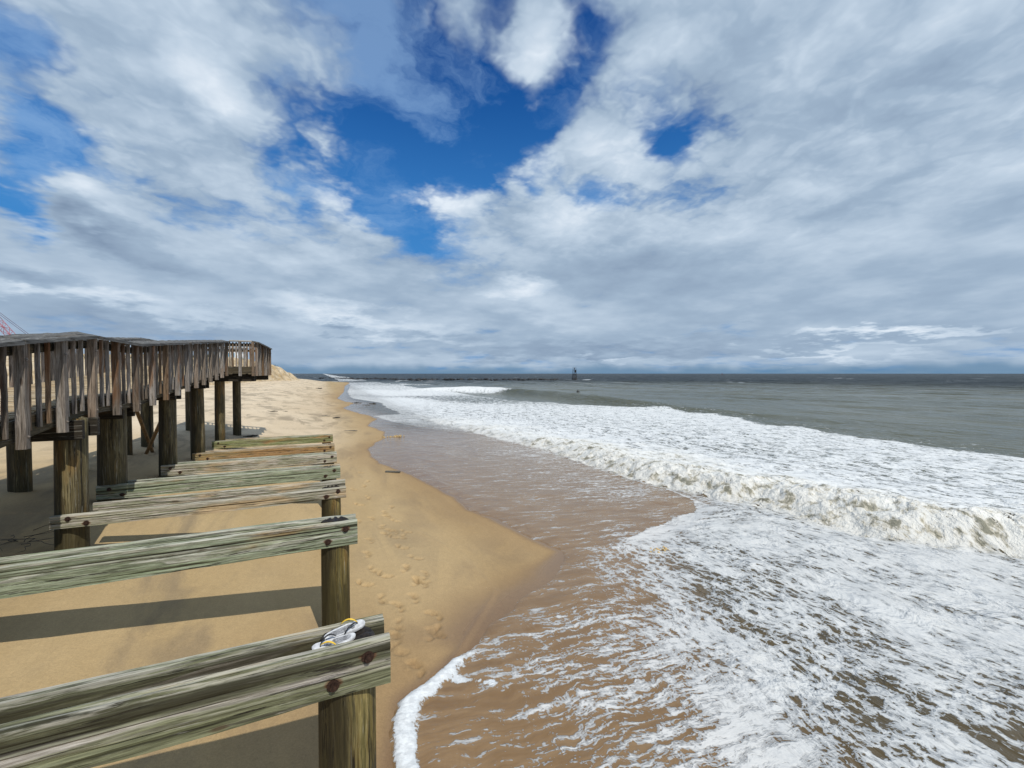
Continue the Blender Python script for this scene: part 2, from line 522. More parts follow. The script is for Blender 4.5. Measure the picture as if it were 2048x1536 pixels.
# ------------------------------------------------------------------ SAND
FOOT = [(0.7, 10.15), (0.9, 9.03), (1.18, 9.44), (1.39, 9.8), (1.32, 8.81), (1.14, 8.23), (1.31, 7.88), (0.75, 7.77), (1.19, 7.38), (0.64, 7.15), (1.33, 6.88), (1.13, 6.49), (0.65, 6.57), (1.27, 5.99), (0.48, 6.16), (1.09, 5.59), (0.66, 5.66), (1.25, 5.12), (0.77, 5.03), (1.1, 4.72), (0.67, 4.53), (0.84, 4.19), (0.99, 3.89), (0.88, 16.31), (1.02, 13.71), (1.11, 12.37), (0.67, 11.54), (1.36, 6.21), (0.77, 6.34)]


def make_sand():
    m, nt, bs = material('beach_sand')
    geo = nt.new('ShaderNodeNewGeometry').outputs['Position']
    damp, wet, dry = nt.attr('damp'), nt.attr('wet'), nt.attr('dry')
    n1 = nt.mapr(nt.noise(nt.mapping(geo, (.5, .16, 1)), 1, 5, .55, .3), .3, .7)
    col = nt.mix(n1, (.39, .280, .140), (.47, .348, .188))
    pale = nt.mix(n1, (.60, .485, .345), (.66, .545, .40))
    col = nt.mix(dry, col, pale)
    # grey heavy-mineral veils, combed by the wind and the last tide
    vn = nt.noise(nt.mapping(geo, (1.1, .33, 1), rot=(0, 0, .5)), 1, 6, .6, .8)
    vf = nt.math('MULTIPLY', nt.mapr(vn, .43, .62), nt.mapr(nt.noise(geo, .35, 3, .5), .35, .6))
    col = nt.mix(nt.math('MULTIPLY', vf, .62), col, (.185, .15, .105))
    col = nt.mix(damp, col, nt.mix(n1, (.305, .200, .098), (.36, .245, .125)))
    col = nt.mix(wet, col, (.20, .125, .066))
    g = nt.noise(geo, 260, 3, .7)
    gm = nt.mapr(g, .25, .75, .80, 1.18, smooth=False)
    col = nt.mix(1., col, nt.new('ShaderNodeCombineColor', ins={0: gm, 1: gm, 2: gm}).outputs[0], 'MULTIPLY')
    col = nt.mix(nt.math('MULTIPLY', nt.mapr(nt.attr('scuff'), .3, .9), .55), col, (.20, .135, .07))
    g2 = nt.mapr(nt.noise(geo, 62, 4, .75), .3, .7, .86, 1.13, smooth=False)
    g3 = nt.mapr(nt.noise(nt.mapping(geo, (16, 9, 16)), 1, 5, .7), .3, .7, .94, 1.055, smooth=False)
    gg = nt.math('MULTIPLY', g2, g3)
    col = nt.mix(1., col, nt.new('ShaderNodeCombineColor', ins={0: gg, 1: gg, 2: gg}).outputs[0], 'MULTIPLY')
    sp = nt.mapr(nt.vor(geo, 42), .07, .03)
    spm = nt.math('MULTIPLY', sp, nt.mapr(nt.noise(geo, 3, 2, .5), .5, .7))
    col = nt.mix(nt.math('MULTIPLY', spm, .55), col, (.10, .075, .05))
    sh = nt.mapr(nt.vor(nt.vadd(geo, (3.3, 1.7, 0)), 9), .035, .02)
    shm = nt.math('MULTIPLY', sh, nt.mapr(nt.noise(geo, 1.1, 2, .5), .55, .66))
    col = nt.mix(shm, col, (.75, .68, .55))
    nt.l.new(col, bs.inputs['Base Color'])
    nt.l.new(nt.mapr(wet, 0, 1, .92, .18), bs.inputs['Roughness'])
    bs.inputs['Specular IOR Level'].default_value = .3
    h = nt.math('ADD', nt.math('MULTIPLY', nt.noise(geo, 90, 4, .7), .4), nt.math('MULTIPLY', nt.noise(geo, 7, 4, .6), 1.6))
    bp = nt.new('ShaderNodeBump', ins={'Strength': nt.mapr(wet, 0, .6, .55, .05), 'Distance': .012, 'Height': h})
    nt.l.new(bp.outputs[0], bs.inputs['Normal'])

    xs = np.concatenate([-np.geomspace(600, 8.2, 70), spaced([(-8, -.6, .06, 1), (-.6, 2.8, .022, 1), (2.8, 9, .05, 1), (9, 60, .08, 1.05)])])
    ys = np.concatenate([-np.geomspace(600, 1.2, 40), spaced([(-1, 2.4, .1, 1), (2.4, 11, .022, 1), (11, 40, .03, 1.012), (40, 420, .5, 1.012)])])
    X, Y = np.meshgrid(xs, ys, indexing='ij')
    sd = shore_dist(X, Y)
    Z = surf(X, Y)
    Z = Z - .16 * sstep(.15, 1.6, sd)
    Z = Z - .07 * np.clip(X - 9, 0, 60)                       # sea bed falls away under the breakers
    Z = Z - 6 * sstep(182, 235, Y + X * .15)                  # the beach ends at the inlet
    land = sstep(.1, 1.2, -sd)
    Z = Z + land * (.035 * fbm(X * .35, Y * .2, 3, 4) + .012 * fbm(X * 1.6, Y * 1.1, 5, 3))
    Z = Z + land * sstep(-4, -12, X) * .12 * fbm(X * .2, Y * .12, 8, 4)
    # a low scarp line left by the last high run-up
    e = X - np.interp(Y, [2, 4, 5.5, 7, 9, 12], [.95, 1.05, 2.2, 2.1, 1.3, .9])
    lim = sstep(3.4, 4.2, Y) * sstep(11, 8.5, Y)
    Z = Z + lim * (.008 * np.exp(-(e / .05) ** 2) - .006 * sstep(0, .08, e))
    scuff = np.zeros(X.shape)
    for k, (fx, fy) in enumerate(FOOT + [(RNG.normal(1.05, .22), RNG.uniform(3.6, 12.5)) for _ in range(16)]):
        a = RNG.uniform(-.5, .5) + (.0 if k % 2 else 2.9)
        dx, dy = X - fx, Y - fy
        mask = (np.abs(dx) < .35) & (np.abs(dy) < .35)
        if not mask.any(): continue
        u = dx * math.cos(a) - dy * math.sin(a); v = dx * math.sin(a) + dy * math.cos(a)
        u = u + .03 * (v / .13) ** 2
        heel = np.exp(-((u / .035) ** 2 + ((v + .085) / .045) ** 2))
        ball = np.exp(-((u / .045) ** 2 + ((v - .06) / .05) ** 2))
        arch = np.exp(-(((u - .015) / .03) ** 2 + (v / .07) ** 2)) * .4
        toes = sum(np.exp(-(((u - o) / .013) ** 2 + ((v - .135 + abs(o) * .5) / .018) ** 2)) for o in (-.045, -.022, 0, .022, .04)) * .7
        foot = np.clip(heel + ball + arch + toes, 0, 1.2)
        rim = np.exp(-((np.hypot(u / .085, v / .165) - 1.0) / .16) ** 2)
        cr = vnoise(X * 30, Y * 30, 71)
        Z = Z + mask * RNG.uniform(.6, 1.1) * (-.050 * foot * (.6 + .8 * cr) + .012 * rim * (1.6 * cr - .3))
        scuff = np.maximum(scuff, mask * foot * (.5 + .7 * cr))
    ws = .22 + .75 * sstep(6.7, 5.8, Y) * sstep(4.3, 4.8, Y)
    wet = sstep(-ws, .05, sd + .10 * fbm(X * 1.4, Y * 1.4, 21, 3))
    damp = np.exp(-np.clip(-sd, 0, 50) / (1.1 + .02 * np.clip(Y, 0, 60))) * (sd < .3)
    near = np.interp(Y, [0, 5, 9, 14], [.35, .45, .3, 0])
    damp = np.clip(damp * .95 + near * sstep(-4, .5, X) * .5, 0, 1)
    dry = sstep(9, 26, Y) * sstep(2.6, -.5, X) * .85 + .15 * sstep(-1, -6, X)
    o = grid_object('beach_sand', xs, ys, Z, m, dict(wet=wet, damp=damp, dry=np.clip(dry, 0, 1), scuff=np.clip(scuff, 0, 1)))
    o['kind'] = 'structure'
    return o


# ------------------------------------------------------------------ SEA
BRK = [(15.5, -12), (13.6, 0), (12.65, 3.48), (11.88, 4.28), (11.35, 4.89), (10.98, 5.65), (10.56, 6.51), (10.31, 7.64), (10.0, 8.99), (9.63, 10.65), (9.44, 13.09), (9.4, 17.05), (7.9, 22.89), (7.49, 26.04), (6.76, 30.67), (6.5, 40)]
OUTER = [(40, -40), (31, 0), (30.14, 8.38), (30.14, 11.98), (29.86, 14.16), (29.8, 16.87), (31.6, 19.57), (34.3, 27.03), (34.8, 34.15), (33.6, 39.87), (29, 46), (25.5, 54), (24.5, 62), (24.5, 85), (23.5, 120), (21, 190)]
HEAVY = [(7.44, 134.87), (3.8, 76.28), (3.31, 57.08), (5.88, 49.65), (5.5, 42.57), (5.76, 35.4), (3.36, 32.95), (3.8, 29.44), (5.53, 25.09), (7.0, 22.86), (7.82, 21.84)]
SWELL = np.array([(15, 96), (22, 92), (28, 87), (33, 82), (35.5, 74), (36.5, 62), (36, 52), (35.8, 45), (36.5, 38), (39, 28), (43, 12)], float)
SWH = [0, .7, 1.15, 1.15, 1.05, 1.0, .95, .8, .5, .25, 0]
FOAM = [(2.85, 17.6, 0.02), (3.82, 13.59, 0.08), (5.84, 14.18, 0.22), (7.3, 13.09, 0.34), (8.2, 11.37, 0.4), (4.08, 9.89, 0.16), (4.93, 7.73, 0.14), (6.53, 8.05, 0.1), (8.2, 8.5, 0.3), (3.96, 7.09, 0.14), (6.51, 18.87, 0.22), (4.93, 22.38, 0.03), (8.42, 9.72, 0.55), (8.27, 16.62, 0.5), (2.84, 10.11, 0.05), (2.15, 15.44, 0.02), (1.93, 4.69, 0.25), (2.82, 5.05, 0.2), (3.6, 5.64, 0.2), (4.22, 5.84, 0.35), (1.59, 3.86, 0.25), (1.08, 3.86, 0.1), (0.83, 3.44, 0.08), (0.88, 3.16, 0.15), (1.35, 3.27, 0.32), (2.08, 3.71, 0.48), (1.76, 3.14, 0.38), (3.13, 4.32, 0.55), (4.39, 5.41, 0.6), (5.94, 6.55, 0.8), (7.19, 7.15, 0.95), (2.36, 3.25, 0.58), (2.02, 2.79, 0.52), (4.21, 4.64, 0.6), (3.38, 3.72, 0.7), (2.73, 3.0, 0.65), (2.54, 2.61, 0.58), (4.39, 3.93, 0.75), (6.4, 5.2, 0.8), (8.03, 6.93, 0.97), (9.31, 6.9, 0.88), (9.13, 5.62, 0.86), (5.57, 4.52, 0.6), (5.75, 3.86, 0.68), (4.12, 3.03, 0.88), (3.33, 2.43, 0.97), (5.43, 3.03, 0.8), (7.6, 3.56, 0.97), (8.73, 4.48, 0.92), (10.46, 4.12, 0.95), (7.44, 2.91, 0.95), (5.19, 2.41, 0.6), (4.39, 2.23, 0.72), (6.33, 2.25, 0.85), (9.58, 2.87, 0.9), (5.7, 1.75, 0.6), (4.93, 1.74, 0.7), (7.43, 2.05, 0.92), (9.47, 27.44, 0.9), (11.17, 20.02, 0.92), (11.77, 13.03, 0.95), (12.11, 8.98, 0.95), (12.33, 6.35, 0.92), (13.39, 4.84, 0.92), (14.58, 4.08, 0.9), (11.88, 72.9, 0.9), (12.42, 44.13, 0.8), (14.42, 34.97, 0.85), (18.77, 26.06, 0.85), (19.92, 17.96, 0.85), (19.56, 14.54, 0.75), (21.8, 12.33, 0.85), (19.97, 8.65, 0.82), (20.46, 6.19, 0.85), (28.66, 31.77, 0.95), (32.1, 23.89, 0.95), (27.66, 14.32, 0.9), (27.88, 10.14, 0.9), (7.83, 80.7, 0.95), (9.34, 57.36, 0.95), (5.88, 49.65, 0.95), (3.63, 30.76, 0.8), (6.37, 28.89, 0.75), (5.04, 27.19, 0.5), (18, 58, 0.4), (16.51, 66, 0.5), (12, 110, .7), (16, 160, .6)]


def sea_material():
    m, nt, bs = material('sea_water'); nt.dim = '2D'
    geo = nt.new('ShaderNodeNewGeometry').outputs['Position']
    foam, film, bore, along, far, lip, white = (nt.attr(k) for k in ('foam', 'film', 'bore', 'along', 'far', 'lip', 'white'))
    # flow warp
    wv = nt.vscale(nt.vadd(nt.noise(geo, .55, 4, .55, out=1), (.5, .5, .5), 'SUBTRACT'), .45)
    wv2 = nt.vscale(nt.vadd(nt.noise(geo, 3.0, 3, .55, out=1), (.5, .5, .5), 'SUBTRACT'), .12)
    p = nt.vadd(nt.vadd(geo, wv), wv2)
    # A: streaks drawn out across the shore by the backwash
    a1 = nt.noise(nt.mapping(p, (.95, 7.0, 0)), 1, 6, .62, 0)
    a2 = nt.noise(nt.mapping(p, (4.2, 24., 0)), 1, 5, .66)
    A = nt.math('ADD', nt.math('MULTIPLY', a1, .58), nt.math('MULTIPLY', a2, .42))
    A = nt.mapr(A, .37, .63, smooth=False)
    # B: foam sheet with torn holes drawn out along the shore
    b0 = nt.vor(nt.mapping(p, (5.6, 3.4, 0)), 1, 'SMOOTH_F1', 1., .25)
    b1 = nt.noise(nt.mapping(p, (1.7, 1.15, 0)), 1, 4, .55)
    b2 = nt.noise(nt.mapping(p, (9., 5., 0)), 1, 5, .62)
    Bv = nt.math('ADD', nt.math('MULTIPLY', nt.mapr(b1, .36, .64, smooth=False), .46), nt.math('MULTIPLY', nt.mapr(b0, .12, .58, smooth=False), .38))
    Bv = nt.math('ADD', Bv, nt.math('MULTIPLY', nt.mapr(b2, .3, .7, smooth=False), .28))
    Bv = nt.math('SUBTRACT', Bv, .06)
    val = nt.new('ShaderNodeMix', ins={0: along, 2: A, 3: Bv}).outputs[0]
    spk = nt.vor(nt.mapping(p, (22, 34, 0)), 1)
    spk2 = nt.noise(nt.mapping(p, (9, 20, 0)), 1, 5, .7)
    ex = nt.math('SUBTRACT', val, nt.math('SUBTRACT', 1.0, foam))
    q1 = nt.vadd(p, nt.vscale(nt.vadd(nt.noise(geo, 7., 3, .6, out=1), (.5, .5, .5), 'SUBTRACT'), .13))
    laceB = nt.vor(nt.mapping(q1, (8.5, 6.0, 0)), 1, 'DISTANCE_TO_EDGE')
    laceA = nt.vor(nt.mapping(q1, (4.0, 12.0, 0)), 1, 'DISTANCE_TO_EDGE')
    lace = nt.new('ShaderNodeMix', ins={0: along, 2: laceA, 3: laceB}).outputs[0]
    fine_ = nt.vor(nt.mapping(q1, (23, 17, 0)), 1, 'DISTANCE_TO_EDGE')
    lk = nt.math('MULTIPLY', nt.mapr(foam, .12, .4), nt.math('SUBTRACT', 1.0, nt.math('MULTIPLY', white, .45)))
    lk = nt.math('MULTIPLY', lk, nt.math('MULTIPLY', nt.mapr(foam, .74, .97, 1., .45), nt.math('SUBTRACT', 1.0, nt.math('MULTIPLY', bore, .9))))
    ex = nt.math('ADD', ex, nt.math('MULTIPLY', lk, nt.math('ADD', nt.math('MULTIPLY', nt.math('SUBTRACT', .15, lace), 1.25), nt.math('MULTIPLY', nt.math('SUBTRACT', .13, fine_), .65))))
    exs = nt.math('ADD', ex, nt.math('ADD', nt.math('MULTIPLY', nt.math('SUBTRACT', .42, spk), .30), nt.math('MULTIPLY', nt.math('SUBTRACT', spk2, .5), .35)))
    sheet = nt.math('MULTIPLY', nt.mapr(exs, -.06, .05), nt.mapr(white, 0, 1, .78, .97))
    thick = nt.mapr(nt.math('ADD', ex, nt.math('MULTIPLY', white, .10)), .02, .44, smooth=False)
    # whitecaps far out
    wc = nt.noise(nt.mapping(p, (.11, .045, 0)), 1, 5, .62, .4)
    wcf = nt.math('MULTIPLY', nt.mapr(wc, .652, .70), far)
    # water: sandy film near the edge, olive surf, slate offshore
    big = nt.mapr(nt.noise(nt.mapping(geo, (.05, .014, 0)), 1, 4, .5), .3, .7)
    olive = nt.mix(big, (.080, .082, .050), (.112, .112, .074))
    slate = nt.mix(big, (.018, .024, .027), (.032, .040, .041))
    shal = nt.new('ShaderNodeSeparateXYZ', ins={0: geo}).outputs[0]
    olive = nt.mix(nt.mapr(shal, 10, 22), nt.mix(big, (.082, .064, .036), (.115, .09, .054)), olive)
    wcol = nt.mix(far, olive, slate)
    brown = nt.mix(nt.mapr(a1, .3, .7), (.195, .118, .055), (.265, .172, .090))
    wcol = nt.mix(film, wcol, brown)
    # churned sandy water in the bore
    bn = nt.mapr(nt.noise(p, 2.4, 7, .68), .34, .54)
    fcol = nt.mix(thick, (.36, .385, .41), (.70, .72, .735))
    fcol = nt.mix(nt.math('MULTIPLY', bore, .85), fcol, nt.ramp(bn, [(0, (.20, .19, .125)), (.22, (.48, .44, .34)), (.6, (.76, .735, .67)), (1, (.87, .865, .83))]))
    fcol = nt.mix(lip, fcol, nt.mix(nt.mapr(nt.noise(geo, 18, 5, .65), .35, .65), (.58, .60, .62), (.74, .765, .785)))
    mask = nt.math('MAXIMUM', sheet, nt.math('MULTIPLY', wcf, .85))
    lipk = nt.mapr(nt.math('ADD', lip, nt.math('MULTIPLY', nt.math('SUBTRACT', nt.noise(geo, 34, 5, .7), .5), 1.3)), .36, .60)
    mask = nt.math('MAXIMUM', mask, lipk)
    col = nt.mix(mask, wcol, fcol)
    nt.l.new(col, bs.inputs['Base Color'])
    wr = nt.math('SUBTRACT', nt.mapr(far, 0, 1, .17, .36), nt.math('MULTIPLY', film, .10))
    nt.l.new(nt.new('ShaderNodeMix', ins={0: mask, 2: wr, 3: .7}).outputs[0], bs.inputs['Roughness'])
    bs.inputs['IOR'].default_value = 1.333
    nt.l.new(nt.math('ADD', nt.mapr(far, 0, 1, .22, .12), nt.math('MULTIPLY', film, .32)), bs.inputs['Specular IOR Level'])
    # relief
    w1 = nt.noise(nt.mapping(geo, (1.5, .9, 0)), 1, 5, .6, .4)
    w2 = nt.noise(nt.mapping(geo, (.35, .16, 0)), 1, 5, .6, .3)
    wh = nt.math('ADD', nt.math('MULTIPLY', w1, nt.mapr(film, 0, 1, .22, .03)), nt.math('MULTIPLY', w2, nt.math('ADD', nt.math('MULTIPLY', far, 1.9), nt.mapr(shal, 22, 45, 0, .55))))
    wh = nt.math('ADD', wh, nt.math('MULTIPLY', nt.math('MULTIPLY', a2, film), .006))
    fh = nt.math('MULTIPLY', nt.mapr(ex, -.06, .5), nt.mapr(bore, 0, 1, .006, .01))
    fl = nt.math('MULTIPLY', nt.noise(p, 9, 5, .65), nt.math('MULTIPLY', mask, nt.mapr(bore, 0, 1, .006, .09)))
    hh = nt.math('ADD', nt.math('ADD', wh, fh), fl)
    bp = nt.new('ShaderNodeBump', ins={'Strength': 1., 'Distance': 1., 'Height': hh})
    nt.l.new(bp.outputs[0], bs.inputs['Normal'])
    return m


def make_sea():
    xs = np.concatenate([-np.geomspace(6000, 20, 40), spaced([(-19, -1, .8, .985), (-.6, 5, .04, 1), (5, 15, .045, 1), (15, 60, .05, 1.008), (60, 900, .5, 1.009), (900, 16000, 14, 1.06)])])
    ys = np.concatenate([-np.geomspace(6000, 6, 40), spaced([(-5.5, 1, .2, .99), (1, 12, .042, 1), (12, 100, .05, 1.0085), (100, 900, .8, 1.009), (900, 16000, 14, 1.06)])])
    X, Y = np.meshgrid(xs, ys, indexing='ij')
    gx = np.gradient(xs)[:, None] + 0 * Y; gy = np.gradient(ys)[None, :] + 0 * X
    sp = np.maximum(gx, gy)
    sd = shore_dist(X, Y)
    nsd = sd + .10 * fbm(X * 1.1, Y * 1.1, 31, 3) * sstep(0, 3, 6 - np.abs(sd)) + .03 * fbm(X * 6, Y * 6, 33, 2)
    base = surf(np.maximum(X, np.where(Y > 175, 20, -1e9)), Y)
    far = sstep(60, 230, np.hypot(np.clip(X - 25, 0, None), np.clip(Y - 30, 0, None) * .9))
    # edge
    lift = np.where(nsd > 0, np.minimum(.02, nsd * .05), np.maximum(nsd * .35, -.35))
    # lower lobe's thick foam lip
    lm = sstep(4.75, 4.1, Y) * sstep(-.02, .0, nsd)
    lw = (.04 + .15 * sstep(4.5, 3.8, Y)) * (1 + .35 * fbm(X * 2.5, Y * 2.5, 51, 4))
    lipm = lm * sstep(lw + .06, lw - .06, nsd + .04 * fbm(X * 14, Y * 14, 53, 2)) * sstep(-.02, .05, nsd) * sstep(4.45, 4.2, Y)
    seg = np.clip(((X - 1.16) * .30 + (Y - 3.91) * -.16) / (.30 ** 2 + .16 ** 2), 0, 1)
    dbl = np.hypot(X - 1.16 - seg * .30, Y - 3.91 + seg * .16) + .015 * fbm(X * 9, Y * 9, 54, 2)
    lipm = np.maximum(lipm, sstep(.075, .03, dbl + .035 * sstep(.12, .3, seg) * sstep(.98, .8, seg)))
    lift = lift + lm * .035 * np.sqrt(np.clip(1 - ((nsd - lw * .5) / (lw * .55)) ** 2, 0, 1)) * sstep(4.6, 4.2, Y) * (1 + .35 * fbm(X * 9, Y * 9, 52, 3))
    Z = base + lift
    # upper thin foam lines far along the beach
    # ---- bore
    B = np.array(sorted(BRK, key=lambda p: p[1]))
    sb = np.interp(Y, B[:, 1], B[:, 0]) + .30 * (vnoise(Y * .55, Y * 0 + 3.3, 61) - .5) * 2 + .12 * (vnoise(Y * 1.9, Y * 0 + 1.3, 62) - .5) * 2
    H = np.interp(Y, [-30, 0, 3.4, 6, 9, 13, 17, 23, 30, 36], [.50, .52, .50, .48, .44, .38, .31, .23, .12, 0])
    H = H * (1 + .6 * fbm(Y * .55, Y * 0 + 7, 63, 4))
    u = X - sb
    w = .8 + 1.3 * H + .4 * fbm(X * .6, Y * .9, 73, 3)
    face = sstep(0, 1, np.clip(u / w, 0, 1) ** .8)
    back = np.where(u > w, (.42 + .58 * np.exp(-(u - w) / 1.1)) * np.exp(-np.clip(u - w, 0, None) / 11), 1)
    prof = H * face * back
    boreM = sstep(-.5, .15, u) * sstep(6.0, 1.0, u + 2.4 * fbm(X * .6, Y * .6, 74, 4)) * np.clip(H / .4, 0, 1)
    X1 = X + .5 * fbm(X * .7, Y * .7, 64, 3); Y1 = Y + .5 * fbm(X * .7, Y * .7, 65, 3)
    lump = fbm(X1 * 1.7, Y1 * 1.7, 66, 6, .66)
    rid = 1 - np.abs(fbm(X1 * 3.1, Y1 * 3.1, 67, 4, .55))
    Z = Z + prof + boreM * (.05 + .20 * H) * lump * (.35 + .65 * sstep(3.5, .8, u)) + boreM * .035 * fbm(X1 * 7, Y1 * 7, 72, 3, .7)
    # ---- chop inside the surf
    inner = sstep(1., 4, u) * sstep(60, 30, X) * sstep(0, .5, sd)
    Z = Z + inner * (.10 * fbm(X * .5, Y * .28, 68, 4) + .05 * (1 - np.abs(fbm(X * 1.3, Y * .8, 69, 3))))
    lobe = sstep(.3, 1.5, sd) * sstep(.5, -.8, u)
    big = sstep(7.2, 5.5, Y - X * .25)
    Z = Z + lobe * (.012 + .03 * big * sstep(1, 4, sd)) * fbm(X * 1.2, Y * 1.7, 70, 4)
    # ---- swells standing up outside
    D = np.full(X.shape, 1e9); SH = np.zeros(X.shape); SG = np.zeros(X.shape)
    for i in range(len(SWELL) - 1):
        (ax, ay), (bx, by) = SWELL[i], SWELL[i + 1]
        dx, dy = bx - ax, by - ay; L = math.hypot(dx, dy)
        t = np.clip(((X - ax) * dx + (Y - ay) * dy) / (L * L), 0, 1)
        d = np.hypot(X - ax - t * dx, Y - ay - t * dy)
        side = ((X - ax) * dy - (Y - ay) * dx) / L
        k = d < D
        D = np.where(k, d, D); SH = np.where(k, SWH[i] + (SWH[i + 1] - SWH[i]) * t, SH); SG = np.where(k, side, SG)
    # side > 0: landward of the crest as the crest list runs towards -y
    land = SG > 0
    sea_side = np.where(land, np.exp(-(D / 1.9) ** 2), np.exp(-(D / 5.) ** 2))
    if (SG[np.argmin(np.abs(xs - 30)), np.argmin(np.abs(ys - 55))] < 0):
        sea_side = np.where(~land, np.exp(-(D / 1.9) ** 2), np.exp(-(D / 5.) ** 2)); SG = -SG
    Z = Z + SH * sea_side
    # ---- open-water waves
    off = sstep(26, 75, np.hypot(X, np.clip(Y - 60, 0, None) * .8)) * sstep(0, 12, sd)
    wx = X + 6 * fbm(X * .02, Y * .02, 81, 3)
    wsum = 0
    for lam, amp, ang, sdn in ((31, .16, .1, 1), (19, .13, -.25, 2), (12.5, .11, .35, 3), (8, .085, -.1, 4), (5.2, .06, .5, 5), (3.4, .035, -.5, 6)):
        ph = (wx * math.cos(ang) + Y * math.sin(ang)) * 2 * math.pi / lam + 4 * fbm(X / lam * .22, Y / lam * .22, 90 + sdn, 3)
        ok = sstep(lam * .5, lam * .22, sp)
        s = np.sin(ph)
        wsum = wsum + ok * amp * (s + .25 * np.cos(2 * ph)) * (.35 + .9 * vnoise(X / lam * .35, Y / lam * .2, 95 + sdn))
    Z = Z + off * wsum * (1 + .9 * far)
    # ---- attributes
    th = np.arctan2(X, Y + 3.); lr = np.log(np.hypot(X, Y + 3.) + 1.)
    num = 0; den = 1e-9
    for px, py, a in FOAM:
        if px > 13: a *= .86
        if 4 < px < 10 and py < 5: a *= .95
        q = ((th - math.atan2(px, py + 3.)) / .10) ** 2 + ((lr - math.log(math.hypot(px, py + 3.) + 1)) / .085) ** 2
        wgt = 1 / (q + .12) ** 2
        num = num + wgt * a; den = den + wgt
    foam = num / den
    yf = np.interp(X, [3.2, 4.4, 6.1, 7.6, 8.4, 9.3, 9.5, 9.6], [5.6, 6.2, 6.9, 7.5, 7.7, 8.5, 10.2, 13.]) + .22 * fbm(X * .9, Y * .9, 130, 4)
    k_ = sstep(4.3, 6.6, X) * (X < 9.9)
    inn = sstep(-.06, .10, yf - Y)
    foam = foam * (1 - k_) + k_ * np.where(yf - Y > -.02, np.maximum(foam, .93 * np.exp(-np.clip(yf - Y - .5, 0, None) / .9)), foam * (1 - .75 * np.exp(-np.clip(Y - yf, 0, None) / .8)))
    O = np.array(sorted(OUTER, key=lambda p: p[1]))
    so = np.interp(Y, O[:, 1], O[:, 0]) + 1.6 * fbm(X * .12, Y * .22, 101, 4) + .6 * fbm(X * .6, Y * .6, 102, 3)
    edge = sstep(.6, -.5, X - so)
    foam = foam * edge + (1 - edge) * np.where(X - so < 3, .12, .0)
    # solid front of the run-up far along the beach
    Hh = np.array(sorted(HEAVY, key=lambda p: p[1]))
    sh = np.interp(Y, Hh[:, 1], Hh[:, 0]) + .25 * fbm(X * .5, Y * .5, 103, 3)
    thin = sstep(21, 24, Y) * sstep(.25, -.15, X - sh)
    foam = foam * (1 - thin) + .03 * thin
    foam = np.where(boreM > .3, np.maximum(foam, .55 + .45 * sstep(-.3, .3, u) * (1 - .35 * sstep(.35, .75, vnoise(X * .9, Y * .9, 110)) * sstep(w * .6, w * 1.2, u))), foam)
    # breaking end of the outer swell
    brkn = sstep(74, 82, Y) * sstep(97, 92, Y) * np.exp(-(np.clip(SG - .3, 0, None) / 4.) ** 2) * np.exp(-(np.clip(-SG, 0, None) / .8) ** 2) * (SH > .1)
    foam = np.maximum(foam, brkn * (1.1 + .3 * fbm(X * .4, Y * .4, 111, 3)))
    tail = np.exp(-((X - 33) / 9) ** 2) * np.exp(-((Y - 79) / 1.1) ** 2) * .8
    foam = np.maximum(foam, tail)
    # surf on the jetty
    for cx, cy, rx, ry, a in ((150, 233, 14, 7, .95), (133, 236, 9, 5, .85), (8, 230, 16, 4, .8), (35, 232, 10, 4, .8), (60, 262, 12, 5, .7), (24, 150, 8, 5, .8), (34, 146, 6, 4, .7)):
        foam = np.maximum(foam, a * np.exp(-((X - cx) / rx) ** 2 - ((Y - cy) / ry) ** 2))
    foam = foam * sstep(205, 180, Y) + (Y > 180) * np.where(foam > .5, foam * sstep(180, 205, Y), 0) * (np.abs(X - 80) < 90) * (Y > 222)
    fx0 = np.interp(Y, [1, 3, 4.5, 6, 7.2, 8.2], [3.4, 4.0, 4.8, 6.0, 8.0, 10.])
    film = sstep(fx0 + .9, fx0 - 1.3, X) * sstep(30, 20, Y)
    film = film * sstep(.8, -.3, u)
    film = np.maximum(film, sstep(2.5, .2, sd) * (Y > 20) * .8)
    along = sstep(2.6, 4.6, X + .4 * (Y - 3) * -.3 + .5 * fbm(X * .5, Y * .5, 120, 2)) * sstep(7.2, 6.0, Y) + sstep(-.5, .5, u) * sstep(0, 1, 30 - Y + X)
    along = np.clip(np.maximum(along, sstep(9, 10.5, X)), 0, 1) * .92
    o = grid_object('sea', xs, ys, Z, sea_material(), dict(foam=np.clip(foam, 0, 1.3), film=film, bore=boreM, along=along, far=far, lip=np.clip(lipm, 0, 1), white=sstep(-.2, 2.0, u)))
    o['kind'] = 'structure'
    return o


make_sand()
make_sea()


